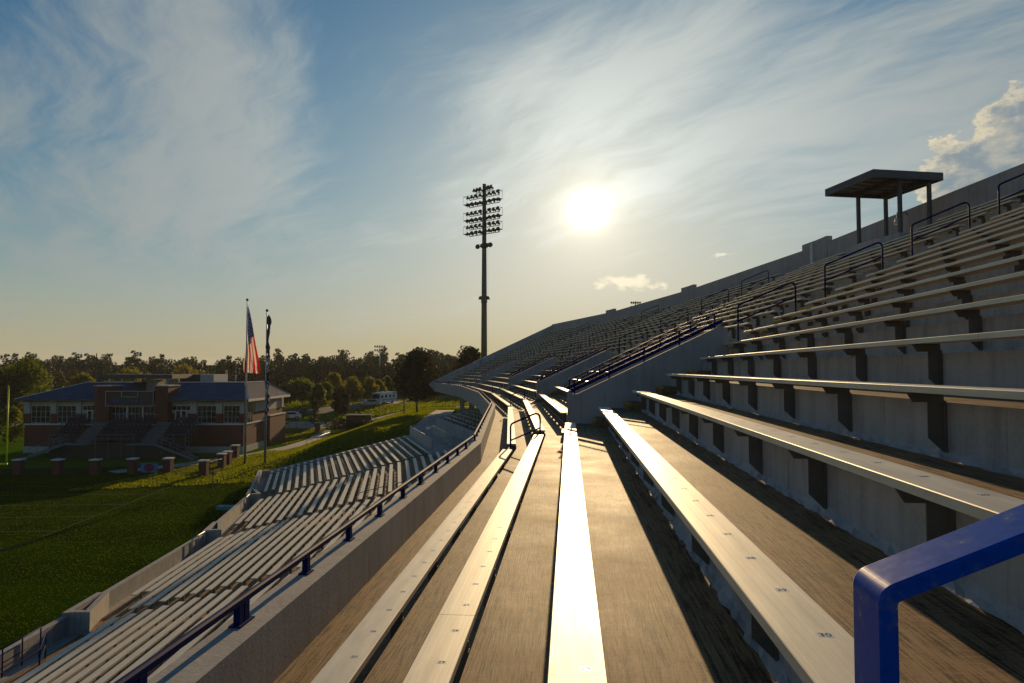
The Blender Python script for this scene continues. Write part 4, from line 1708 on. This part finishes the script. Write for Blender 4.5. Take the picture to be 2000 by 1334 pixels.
ua, ub = bu(96, 84), bu(362, 84)
NR = 7
zt0, zt1 = bz(864, 84.5), bz(826, 88.5)
stairs = ((bu(162, 84) - 1.0, bu(162, 84) + 1.0), (bu(291, 84) - 1.0, bu(291, 84) + 1.0))
for r_ in range(NR):
    w0 = 84.5 + 4.0 * r_ / NR
    z = zt0 + (zt1 - zt0) * r_ / (NR - 1)
    blp('tread', MB().box(ua, ub, w0, w0 + 0.66, z - 0.08, z), 'dark_steel')
    m = MB()
    u = ua + 0.3
    while u < ub - 0.3:
        if not any(s0 - 0.3 < u < s1 + 0.3 for s0, s1 in stairs):
            m.box(u - 0.21, u + 0.21, w0 + 0.12, w0 + 0.46, z + 0.40, z + 0.44)
            m.box(u - 0.21, u + 0.21, w0 + 0.44, w0 + 0.48, z + 0.44, z + 0.78)
        u += 0.52
    blp('seat', m, 'navy_seat', 'stuff')
for (s0, s1) in stairs:
    for q in range(2 * NR):
        w0 = 84.3 + 4.0 * q / (2 * NR)
        z = zt0 + (zt1 - zt0) * q / (2 * NR - 1)
        blp('stair_tread', MB().box(s0, s1, w0, w0 + 0.27, z + 0.03, z + 0.12), 'dull_aluminium')
    blp('landing', MB().box(s0 - 0.8, s1 + 0.6, 82.6, 84.2, zt0 - 0.1, zt0 - 0.02), 'dull_aluminium')
blp('skirt', MB().box(ua, ub, 84.45, 84.48, GZ, zt0 - 0.1), 'black_panel')
for (uu, sg) in ((stairs[0][0] - 0.6, -1), (stairs[1][1] + 0.5, 1)):
    m = MB()
    m.bar((uu, 82.8, zt0), (uu + sg * 4.8, 82.8, GZ + 0.1), 0.12, 0.25)
    m.bar((uu, 84.0, zt0), (uu + sg * 4.8, 84.0, GZ + 0.1), 0.12, 0.25)
    for y in (82.8, 84.0):
        m.bar((uu, y, zt0 + 1.0), (uu + sg * 4.8, y, GZ + 1.1), 0.05, 0.05)
        m.bar((uu, y, zt0 + 0.55), (uu + sg * 4.8, y, GZ + 0.65), 0.04, 0.04)
    for q in range(6):
        x = uu + sg * 4.8 * q / 5
        z = zt0 + (GZ + 0.1 - zt0) * q / 5
        m.bar((x, 82.8, z), (x, 82.8, z + 1.0), 0.04, 0.04)
    blp('side_stair', m, 'dull_aluminium')
m = MB()
for (a, c) in ((ua, stairs[0][0] - .8), (stairs[0][1] + .6, stairs[1][0] - .8), (stairs[1][1] + .6, ub)):
    m = MB()
    for hh in (0.5, 1.0):
        m.bar((a, 84.4, zt0 + hh), (c, 84.4, zt0 + hh), 0.05, 0.05)
    n = int((c - a) / 1.8) + 1
    for q in range(n + 1):
        x = a + (c - a) * q / n
        m.bar((x, 84.4, GZ), (x, 84.4, zt0 + 1.0), 0.05, 0.05)
    blp('front_rail', m, 'dull_aluminium')
for x in (ua, ub):
    m = MB()
    m.bar((x, 84.5, zt0 + 1.0), (x, 88.6, zt1 + 1.1), 0.06, 0.06)
    for q in range(6):
        y = 84.5 + 4.1 * q / 5
        z = zt0 + (zt1 - zt0) * q / 5
        m.bar((x, y, z - 1), (x, y, z + 1.05), 0.05, 0.05)
    blp('side_rail', m, 'dull_aluminium')
blp('back_rail', MB().bar((ua, 88.6, zt1 + 1.1), (stairs[0][0], 88.6, zt1 + 1.1), 0.06, 0.06), 'dull_aluminium')
blp('back_rail', MB().bar((stairs[0][1], 88.6, zt1 + 1.1), (stairs[1][0], 88.6, zt1 + 1.1), 0.06, 0.06), 'dull_aluminium')
# small white lettered board at the right end of the bleachers
m = MB().box(bu(314, 83), bu(352, 83), 83.3, 83.4, bz(882, 83), bz(866, 83))
blp('end_board', m, 'black_panel')

# ------------------------------------------------------------------ field fence: brick piers, rails, banner
piers = [(43, 896, 925), (119, 896, 925), (192, 896, 925), (264, 897, 923), (333.5, 899, 922), (402.5, 902, 927)]
pts = []
for c, (px, yt, yb) in enumerate(piers):
    w = 11.0 * 1333 / (yb - 720.5)
    u = bu(px, w)
    pts.append((u, w))
    t = thing('brick_pier', f'brick fence pier with pale cap, {ORD[c]} from the left along the end of the field', 'pier', UW(u, w, GZ), YAW, 'brick piers of the field fence')
    obj('shaft', MB().box(-0.38, 0.38, -0.38, 0.38, 0, 1.48).mesh('shaft', 'brick'), t)
    obj('cap', MB().box(-0.46, 0.46, -0.46, 0.46, 1.48, 1.60).mesh('cap', 'trim_white'), t)
more = [(437, 889, 912, 'brick pier with pale cap behind the gate, nearer the footpath'), (448, 884, 907, 'brick pier with pale cap beside the footpath'), (463, 873, 893, 'brick pier in front of the field house corner')]
for (px, yt, yb, lab) in more:
    w = 11.0 * 1333 / (yb - 720.5)
    t = thing('brick_pier', lab, 'pier', UW(bu(px, w), w, GZ), YAW, 'brick piers of the field fence')
    obj('shaft', MB().box(-0.36, 0.36, -0.36, 0.36, 0, 1.48).mesh('shaft', 'brick'), t)
    obj('cap', MB().box(-0.44, 0.44, -0.44, 0.44, 1.48, 1.60).mesh('cap', 'trim_white'), t)
fence_pts = [(-78, pts[0][1])] + pts
for c, ((ua_, wa), (ub_, wb)) in enumerate(zip(fence_pts[:-1], fence_pts[1:])):
    railing(f'black metal fence panel, {ORD[c]} from the left along the end of the field', [UW(ua_, wa, GZ), UW(ub_, wb, GZ)], 'fence panels at the end of the field', 1.2, 2.4, (0.12,), 'dark_steel', 0.02, 'metal_fence', 0.14)
w5 = pts[5][1]
railing('black gate panels beside the footpath', [UW(pts[5][0] + 0.6, w5, GZ), UW(bu(437, 72.5), 72.5, GZ)], None, 1.5, 1.6, (0.1,), 'dark_steel', 0.025, 'fence_gate', 0.13)
ba, bb_ = bu(283, 71.5), bu(315.5, 71.5)
bn = thing('banner', 'blue banner with a dark red oval emblem on the field fence', 'banner', UW((ba + bb_) / 2, 71.2, bz(921, 71.2)), YAW)
hw, hh = (bb_ - ba) / 2, bz(903, 71.2) - bz(921, 71.2)
obj('panel', MB().box(-hw, hw, -0.02, 0.02, 0, hh).mesh('panel', 'banner_blue'), bn)
oval = [(0.62 * hw * cos(a * pi / 12), hh * (0.5 + 0.43 * sin(a * pi / 12))) for a in range(24)]
obj('emblem', MB().add([(x, -0.024, z) for x, z in oval], [tuple(range(24))]).mesh('emblem', 'banner_oval'), bn)
oval2 = [(0.55 * hw * cos(a * pi / 12), hh * (0.5 + 0.37 * sin(a * pi / 12))) for a in range(24)]
m = MB()
for z in (0.36, 0.52, 0.66):
    m.box(-0.42 * hw, 0.42 * hw, -0.028, -0.025, hh * z, hh * (z + 0.06))
obj('emblem_lettering', m.mesh('emblem_lettering', 'flag_red'), bn)

# goal post at the left edge
gw = 56.0
gu = bu(19, gw)
gp = thing('goal_post', 'bright yellow goal post with a red ribbon at the left edge', 'goal post', UW(gu - 2.8, gw + 1.5, GZ), YAW)
zx = 3.05
zt_ = bz(752, gw) - GZ
zx = bz(905, gw) - GZ
obj('upright', MB().tube([(2.8, -1.5, zx), (2.8, -1.5, zt_)], 0.055, 8).mesh('upright', 'goal_yellow', True), gp)
obj('upright', MB().tube([(-2.8, -1.5, zx), (-2.8, -1.5, zt_)], 0.055, 8).mesh('upright', 'goal_yellow', True), gp)
obj('crossbar', MB().tube([(-2.86, -1.5, zx), (2.86, -1.5, zx)], 0.08, 8).mesh('crossbar', 'goal_yellow', True), gp)
obj('goose_neck', MB().tube(round_path([(0, 0, 0), (0, 0, zx - 0.1), (0, -1.5, zx - 0.1)], 1.2, 6), 0.10, 10).mesh('goose_neck', 'goal_yellow', True), gp)
rb = MB()
for q in range(6):
    x = 2.8 + 0.03 * q
    rb.box(2.75 + 0.008 * q, 2.86 - 0.006 * q, -1.52, -1.46, zt_ - 0.12 * (q + 1), zt_ - 0.12 * q)
obj('ribbon', rb.mesh('ribbon', 'ribbon_red'), gp)
# thin netting poles
for (px, yt, yb, lab) in ((189, 690, 922, 'very tall thin dark pole before the field house'), (420, 912, 950, 'short thin stake standing on the field near the gate')):
    w = 11.0 * 1333 / (yb - 720.5)
    h = (yb - yt) / 1333 * w
    tag(obj('thin_pole', MB().tube([(0, 0, 0), (0, 0, h)], 0.045, 6).mesh('thin_pole', 'dark_steel'), None, UW(bu(px, w), w, GZ)), lab, 'pole')
w = 11.0 * 1333 / (992 - 720.5)
tag(obj('tarp', MB().box(-1.0, 1.0, -0.4, 0.4, 0, 0.25).mesh('tarp', 'teal_tarp'), None, UW(bu(455, w), w, GZ + 0.02), YAW), 'small teal mat on the grass by the field wall', 'mat')

# ------------------------------------------------------------------ trees
def leaf_cloud(rnd, blobs, n, size, mi=0):
    """leaf-sized quads spread through overlapping lobes"""
    v, f = [], []
    vol = [b[3] * b[4] * b[5] for b in blobs]
    tot = sum(vol)
    for bl_, vv in zip(blobs, vol):
        cx, cy, cz, rx, ry, rz = bl_
        for _ in range(int(n * vv / tot)):
            while True:
                x, y, z = rnd.uniform(-1, 1), rnd.uniform(-1, 1), rnd.uniform(-1, 1)
                d = x * x + y * y + z * z
                if d < 1 and rnd.random() < 0.25 + d:
                    break
            c = Vector((cx + x * rx, cy + y * ry, cz + z * rz))
            a = Vector((rnd.gauss(0, 1), rnd.gauss(0, 1), rnd.gauss(0, 1))).normalized()
            b_ = a.orthogonal().normalized()
            b_ = Matrix.Rotation(rnd.uniform(0, pi), 3, a) @ b_
            cc = a.cross(b_)
            s = size * rnd.uniform(0.6, 1.4)
            o = len(v)
            v += [c - b_ * s, c + cc * s * 0.6, c + b_ * s, c - cc * s * 0.6]
            f.append((o, o + 1, o + 2, o + 3))
    return v, f


def crown_blobs(rnd, h, r, base, n=16, shape='round'):
    bl_ = []
    for q in range(n):
        tz = rnd.random()
        if shape == 'round':
            prof = sqrt(max(0.05, 1 - (2 * tz - 0.85) ** 2))
        else:
            prof = 1.0 - 0.75 * tz
        a = rnd.uniform(0, 2 * pi)
        rr = r * prof * sqrt(rnd.random()) * 0.75
        s = r * rnd.uniform(0.30, 0.46)
        bl_.append((rr * cos(a), rr * sin(a), base + (h - base) * (0.10 + 0.78 * tz), s, s, s * 0.85))
    return bl_


def tree(name, label, u, w, h, r, mat, seed, group=None, base=0.25, leaves=2600, size=0.22, shape='round'):
    rnd = random.Random(seed)
    z = ground_z(u, w)
    t = thing(name, label, 'tree', UW(u, w, z - 0.1), 0, group)
    m = MB()
    m.tube([(0, 0, 0), (rnd.uniform(-.1, .1), 0, h * base), (rnd.uniform(-.2, .2), rnd.uniform(-.2, .2), h * 0.75)], 0.035 * h * 0.55, 7, r2=0.03)
    for q in range(6):
        a = rnd.uniform(0, 2 * pi)
        z0 = h * rnd.uniform(base, 0.6)
        m.tube([(0, 0, z0), (cos(a) * r * 0.4, sin(a) * r * 0.4, z0 + h * 0.12), (cos(a) * r * 0.75, sin(a) * r * 0.75, z0 + h * 0.2)], 0.008 * h, 5, r2=0.015)
    obj('trunk', m.mesh('trunk', 'bark'), t)
    v, f = leaf_cloud(rnd, crown_blobs(rnd, h, r, h * base, 42, shape), leaves, size)
    obj('crown', MB_fast('crown', v, f, mat), t)
    return t


def MB_fast(name, v, f, mat):
    me = bpy.data.meshes.new(name)
    me.from_pydata([tuple(p) for p in v], [], f)
    me.materials.append(MATS[mat])
    me.update()
    return me


def px_tree(px, ybase, ytop, wpx, w, name, label, mat, seed, **kw):
    u = bu(px, w)
    z = ground_z(u, w)
    h = bz(ytop, w) - z
    tree(name, label, u, w, h, wpx / 1333 * w / 2, mat, seed, **kw)


px_tree(815, 803, 681, 100, 108, 'large_tree', 'large dark rounded tree beside the upper path', 'leaf_dark', 11, leaves=9000, size=0.20, base=0.20)
px_tree(918, 803, 676, 90, 118, 'large_tree', 'dark broad tree half hidden behind the end of the stand', 'leaf_dark', 12, leaves=6000, size=0.22, base=0.18)
px_tree(790, 803, 745, 34, 107, 'young_tree', 'thin trunked small tree under the large dark tree', 'leaf_dark', 13, leaves=700, size=0.16, base=0.5)
TG = 'parkland trees beyond the service road'
specs = [(592, 739, 62, 150, 'broad green tree left of the dark bin', 'leaf_green'), (622, 750, 40, 140, 'smaller green tree just right of the dark bin', 'leaf_green'),
         (655, 728, 48, 165, 'tall green tree in the middle of the parkland row', 'leaf_olive'), (637, 745, 36, 150, 'narrow green tree left of the tall one', 'leaf_green'),
         (690, 738, 50, 150, 'golden green tree left of the parked car', 'leaf_olive'), (668, 752, 40, 128, 'low dark tree in front of the parking drive', 'leaf_dark'),
         (722, 737, 44, 158, 'golden tree above the parked car', 'leaf_olive'), (738, 741, 34, 166, 'olive tree above the motorhome', 'leaf_olive'),
         (757, 733, 30, 175, 'green tree between motorhome and large dark tree', 'leaf_green'), (560, 748, 60, 150, 'dark tree just beyond the pavilion flank', 'leaf_dark')]
for c, (px, yt, wd, w, lab, mt) in enumerate(specs):
    px_tree(px, 0, yt, wd, w, 'parkland_tree', lab, mt, 30 + c, group=TG, leaves=2600, size=0.24, base=0.25)
px_tree(50, 0, 700, 120, 118, 'large_tree', 'large dark green tree behind the left end of the field house', 'leaf_green', 51, leaves=7000, size=0.24, base=0.12)
px_tree(5, 0, 720, 70, 112, 'large_tree', 'dark tree at the left edge behind the goal post', 'leaf_dark', 52, leaves=4500, size=0.24, base=0.12)
px_tree(160, 0, 727, 60, 150, 'large_tree', 'olive tree peeking over the left roof of the field house', 'leaf_olive', 53, leaves=3500, size=0.26, base=0.15)
px_tree(105, 0, 728, 60, 160, 'large_tree', 'dim tree behind the left roof hip of the field house', 'leaf_dark', 54, leaves=3000, size=0.26, base=0.15)
px_tree(250, 0, 722, 90, 165, 'large_tree', 'dim tree behind the press deck of the field house', 'leaf_olive', 55, leaves=3500, size=0.26, base=0.15)
px_tree(360, 0, 716, 90, 170, 'large_tree', 'green tree behind the rooftop chimney', 'leaf_olive', 56, leaves=3500, size=0.26, base=0.15)
px_tree(545, 0, 775, 44, 116, 'shrub', 'dark leafy shrub against the far corner of the field house', 'leaf_dark', 57, leaves=2000, size=0.16, base=0.05)
px_tree(25, 0, 790, 60, 100, 'shrub', 'dark shrub at the left end of the field house', 'leaf_green', 58, leaves=2200, size=0.18, base=0.05)
px_tree(617, 0, 772, 26, 124, 'shrub', 'small dark conifer behind the service road fence', 'leaf_dark', 59, leaves=900, size=0.14, base=0.05, shape='cone')
# clipped hedge with a small brick sign wall
hz = []
rnd = random.Random(3)
hg = thing('hedge', 'dark rounded hedge in front of a low brick sign by the road', 'hedge', UW(bu(690, 118), 118, ground_z(bu(690, 118), 118)), YAW)
bl_ = [(x, rnd.uniform(-.6, .6), 0.7, 1.3, 1.1, 0.95) for x in [-3.6, -2.5, -1.4, -0.3, 0.8, 1.9, 3.0, 4.0]]
v, f = leaf_cloud(rnd, bl_, 5200, 0.10)
obj('foliage', MB_fast('foliage', v, f, 'leaf_dark'), hg)
z = ground_z(bu(700, 121), 121)
sg = thing('sign_wall', 'low brick sign wall with pale cap rising behind the hedge', 'wall', UW(bu(702, 121), 121, z), YAW)
obj('wall', MB().box(-2.2, 2.2, -0.25, 0.25, 0, 1.9).mesh('wall', 'brick'), sg)
obj('cap', MB().box(-2.3, 2.3, -0.33, 0.33, 1.9, 2.05).mesh('cap', 'trim_white'), sg)
z = ground_z(bu(622, 118), 118)
pr = thing('gate_pier', 'single dark brick pier beside the service road left of the hedge', 'pier', UW(bu(622, 118), 118, z), YAW)
obj('shaft', MB().box(-0.35, 0.35, -0.35, 0.35, 0, 1.55).mesh('shaft', 'brick'), pr)
obj('cap', MB().box(-0.42, 0.42, -0.42, 0.42, 1.55, 1.66).mesh('cap', 'stucco'), pr)
z = ground_z(bu(593, 138), 138)
bn_ = thing('dark_bin', 'dark square bin enclosure beneath the broad green tree', 'bin', UW(bu(593, 138), 138, z), YAW)
obj('body', MB().box(-0.7, 0.7, -0.5, 0.5, 0.1, 1.2).mesh('body', 'dark_steel'), bn_)
obj('lid', MB().box(-0.75, 0.75, -0.55, 0.55, 1.2, 1.3).mesh('lid', 'black_panel'), bn_)


def far_fence(label, a, c, group, n, h=1.6, mat='dark_steel'):
    pts_ = []
    for q in range(n + 1):
        u = a[0] + (c[0] - a[0]) * q / n
        w = a[1] + (c[1] - a[1]) * q / n
        pts_.append(UW(u, w, ground_z(u, w)))
    railing(label, pts_, group, h, 3.0, (0.5, 0.08), mat, 0.028, 'chain_fence')


far_fence('thin chain fence along the service road right of the hedge', (bu(735, 119), 119), (bu(930, 116), 116), 'fences along the service road', 10, 1.7)
far_fence('thin chain fence along the service road left of the hedge', (bu(565, 119), 119), (bu(650, 119), 119), 'fences along the service road', 5, 1.7)
# handrail down the bank and the fence on the stand's end
pp = [UW(u, w, ground_z(u, w)) for u, w in ((bu(600, 88), 88), (bu(632, 97), 97), (bu(646, 102), 102))]
railing('thin bright handrail running up the grass bank', pp, None, 0.9, 3.2, (), 'galvanised', 0.03)
pp = [LO.pt(3, n, LO.L[3] + 1.1, max(GZ, LZ0 - 0.6 + LR * n / LT)) for n in (-3.0, 1.0, 5.0)]
railing('dark chain fence on the grass beside the end wall', pp, None, 1.2, 2.0, (0.5,), 'dark_steel', 0.02, 'chain_fence')

# ------------------------------------------------------------------ standing grass, thick enough to catch the low sun
def grass_patch(name, n, sample, h, wd, mat, seed):
    rnd_ = random.Random(seed)
    v, f = [], []
    while len(f) < n:
        p = sample(rnd_)
        if p is None:
            continue
        a_ = rnd_.uniform(0, pi)
        hh_ = h * rnd_.uniform(0.5, 1.3)
        w_ = wd * rnd_.uniform(0.6, 1.3)
        dx, dy = cos(a_) * w_, sin(a_) * w_
        lx, ly = rnd_.uniform(-.4, .4) * h, rnd_.uniform(-.4, .4) * h
        o_ = len(v)
        v += [(p.x - dx, p.y - dy, p.z - 0.01), (p.x + dx, p.y + dy, p.z - 0.01), (p.x + dx * 0.7 + lx, p.y + dy * 0.7 + ly, p.z + hh_), (p.x - dx * 0.7 + lx, p.y - dy * 0.7 + ly, p.z + hh_)]
        f.append((o_, o_ + 1, o_ + 2, o_ + 3))
    return stuff(obj(name, MB_fast(name, v, f, mat)))


END_A = LO.pt(3, -1.5, LO.L[3] + 0.8, 0)
END_B = LO.pt(3, 15.0, LO.L[3] + 0.8, 0)
END_N = Vector((-(END_B - END_A).y, (END_B - END_A).x, 0)).normalized()


def bank(rn):
    u, w_ = rn.uniform(-40, -4), rn.uniform(60, 122)
    p = UW(u, w_, ground_z(u, w_))
    if (p - END_A).dot(END_N) < 0:
        return None
    if u < -30.5 and w_ < 100 and u < -30.5 - (100 - w_) * 0.25:
        return None
    if abs(u + 31 + 0.0 * w_) < 1.6 and w_ > 92:
        return None
    if u > -12.5 and w_ < 116:
        return None
    return p


def park(rn):
    u, w_ = rn.uniform(-75, 12), rn.uniform(132, 190)
    if abs(u - (-40 + (w_ - 142) * 0.66)) < 5.0 and w_ < 166:
        return None
    return UW(u, w_, ground_z(u, w_))


def turf(rn):
    return fld(rn.uniform(-45, 30), rn.uniform(-34, 36), GZ + 0.02)


grass_patch('grass', 70000, bank, 0.13, 0.07, 'blade_lawn', 1)
grass_patch('grass', 30000, park, 0.22, 0.16, 'blade_lawn', 2)
grass_patch('turf', 170000, turf, 0.028, 0.032, 'blade_field', 3)

# ------------------------------------------------------------------ vehicles
def wheel(parent, x, y, r, wd):
    o = obj('wheel', MB().tube([(0, -wd / 2, 0), (0, wd / 2, 0)], r, 14).mesh('wheel', 'rubber', True), parent, (x, y, r))
    obj('hub', MB().tube([(0, -wd / 2 - 0.01, 0), (0, wd / 2 + 0.01, 0)], r * 0.55, 10).mesh('hub', 'galvanised'), o)


def motorhome():
    w = 158.0
    u = bu(752, w)
    t = thing('motorhome', 'white motorhome parked behind the trees by the drive', 'motorhome', UW(u, w, ground_z(u, w)), YAW + radians(72))
    t.scale = (0.85, 0.85, 0.85)
    L, W, H_ = 9.5, 2.5, 3.1
    obj('body', MB().prism([(-L / 2, 0.5), (-L / 2 - 0.15, 1.3), (-L / 2 + 0.15, 2.9), (-L / 2 + 0.6, H_), (L / 2, H_), (L / 2, 0.5)], -W / 2, W / 2).mesh('body', 'car_white'), t)
    obj('windscreen', MB().add([(-L / 2 - 0.14, -W / 2 + .15, 1.5), (-L / 2 - 0.14, W / 2 - .15, 1.5), (-L / 2 + 0.08, W / 2 - .15, 2.75), (-L / 2 + 0.08, -W / 2 + .15, 2.75)], [(0, 1, 2, 3)]).mesh('windscreen', 'glass_dark'), t)
    for x in (-3.6, -1.5, 0.8, 2.8):
        for s in (-1, 1):
            obj('window', MB().box(x - 0.5, x + 0.5, s * W / 2 - 0.015, s * W / 2 + 0.015, 1.7, 2.4).mesh('window', 'glass_dark'), t)
    for s in (-1, 1):
        obj('stripe', MB().box(-L / 2 + .3, L / 2 - .2, s * W / 2 - 0.01, s * W / 2 + 0.012, 1.05, 1.3).mesh('stripe', 'car_silver'), t)
        obj('headlight', MB().box(-L / 2 - 0.14, -L / 2 - 0.02, s * 0.85 - 0.2, s * 0.85 + 0.2, 0.85, 1.05).mesh('headlight', 'trim_white'), t)
        obj('mirror', MB().box(-L / 2 + .1, -L / 2 + .3, s * (W / 2 + .2) - .08, s * (W / 2 + .2) + .08, 1.7, 2.2).mesh('mirror', 'dark_steel'), t)
        for x in (-3.0, 2.2):
            wheel(t, x, s * (W / 2 - 0.15), 0.48, 0.3)
    for x in (-1.5, 1.5):
        obj('roof_unit', MB().box(x - .5, x + .5, -0.4, 0.4, H_, H_ + 0.28).mesh('roof_unit', 'car_white'), t)


motorhome()


def car(px, w, label, mat, rot, group):
    u = bu(px, w)
    t = thing('parked_car', label, 'car', UW(u, w, ground_z(u, w) + 0.06), YAW + rot, group)
    prof = [(-2.2, 0.35), (-2.25, 0.75), (-1.2, 0.95), (-0.6, 1.45), (1.1, 1.48), (1.75, 1.0), (2.2, 0.95), (2.25, 0.35)]
    obj('body', MB().prism(prof, -0.88, 0.88).mesh('body', mat), t)
    for s in (-1, 1):
        obj('side_window', MB().prism([(-1.0, 0.98), (-0.52, 1.38), (1.02, 1.40), (1.5, 1.0)], s * 0.87 - 0.02, s * 0.87 + 0.025).mesh('side_window', 'glass_dark'), t)
        obj('headlight', MB().box(-2.27, -2.15, s * 0.6 - .18, s * .6 + .18, .62, .78).mesh('headlight', 'trim_white'), t)
        for x in (-1.4, 1.4):
            wheel(t, x, s * 0.78, 0.33, 0.22)
    obj('windscreen', MB().add([(-1.17, -.75, 0.985), (-1.17, .75, .985), (-0.64, .7, 1.44), (-0.64, -.7, 1.44)], [(0, 1, 2, 3)]).mesh('windscreen', 'glass_dark'), t)


car(722, 150, 'silver pickup-sized car parked left of the motorhome', 'car_silver', radians(35), 'cars beyond the field house')
car(566, 132, 'white car glinting behind the corner of the field house', 'car_white', radians(20), 'cars beyond the field house')
car(270, 150, 'white car seen between the brick towers', 'car_white', radians(10), 'cars beyond the field house')

# ------------------------------------------------------------------ the far wood
def pine_mesh(seed, h, r):
    rnd = random.Random(seed)
    bl_ = []
    for q in range(17):
        tz = 0.10 + 0.86 * q / 16
        a = rnd.uniform(0, 2 * pi)
        prof = min(1.0, 0.70 + 1.6 * (1 - tz))
        rr = r * 0.55 * prof * rnd.random()
        s = r * rnd.uniform(0.40, 0.62) * prof
        bl_.append((rr * cos(a), rr * sin(a), h * tz - s * 0.5, s, s, s * 0.8))
    return leaf_cloud(rnd, bl_, 1300, 0.46)


protos = [pine_mesh(200 + q, 1.0 * hh, rr) for q, (hh, rr) in enumerate([(16, 3.6), (15, 4.6), (18, 3.4), (13, 4.8), (17, 4.2), (14, 5.2)])]
rnd = random.Random(77)
V, F = [], []
for row, (w0, dw, n) in enumerate(((196, 14, 90), (222, 14, 110), (250, 16, 120))):
    for q in range(n):
        u = -190 + 235 * (q + rnd.random()) / n
        w = w0 + rnd.uniform(-dw / 2, dw / 2)
        if row == 0 and -75 < u < -18:
            w += 14
        v, f = protos[rnd.randrange(6)]
        z = ground_z(u, w)
        left = max(0.0, min(1.0, (-60 - u) / 60))
        s = (0.70 + 0.10 * row) * rnd.uniform(0.84, 1.06) * (1.0 - 0.10 * left)
        an = rnd.uniform(0, 2 * pi)
        o = len(V)
        ca, sa = cos(an) * s, sin(an) * s
        b0 = UW(u, w, z)
        V += [(b0.x + p[0] * ca - p[1] * sa, b0.y + p[0] * sa + p[1] * ca, b0.z + p[2] * s) for p in v]
        F += [(a + o, b_ + o, c + o, d + o) for a, b_, c, d in f]
wood = stuff(obj('woods', MB_fast('woods', V, F, 'leaf_pine')))
# dark forest floor bank behind the first trees so that the wood reads as a mass
m = MB()
for q in range(24):
    u0, u1 = -240 + q * 14, -240 + (q + 1) * 14
    m.add([UW(u0, 262, -9), UW(u1, 262, -9), UW(u1, 272, 1.5), UW(u0, 272, 1.5)], [(0, 1, 2, 3)])
struct('hill', m.mesh('hill', 'leaf_pine'))

# ------------------------------------------------------------------ thin evening haze over the whole place
hm = bpy.data.materials.new('haze')
hm.use_nodes = True
ht = NT(hm.node_tree)
ho = ht.n('ShaderNodeOutputMaterial')
hv = ht.n('ShaderNodeVolumePrincipled')
hv.inputs['Color'].default_value = (0.92, 0.95, 0.90, 1)
hv.inputs['Density'].default_value = 0.00016
hv.inputs['Anisotropy'].default_value = 0.25
ht.link(hv.outputs[0], ho.inputs['Volume'])
MATS['haze'] = hm
stuff(obj('haze', MB().box(-1300, 1300, -300, 2600, GZ - 4, 34).mesh('haze', 'haze')))
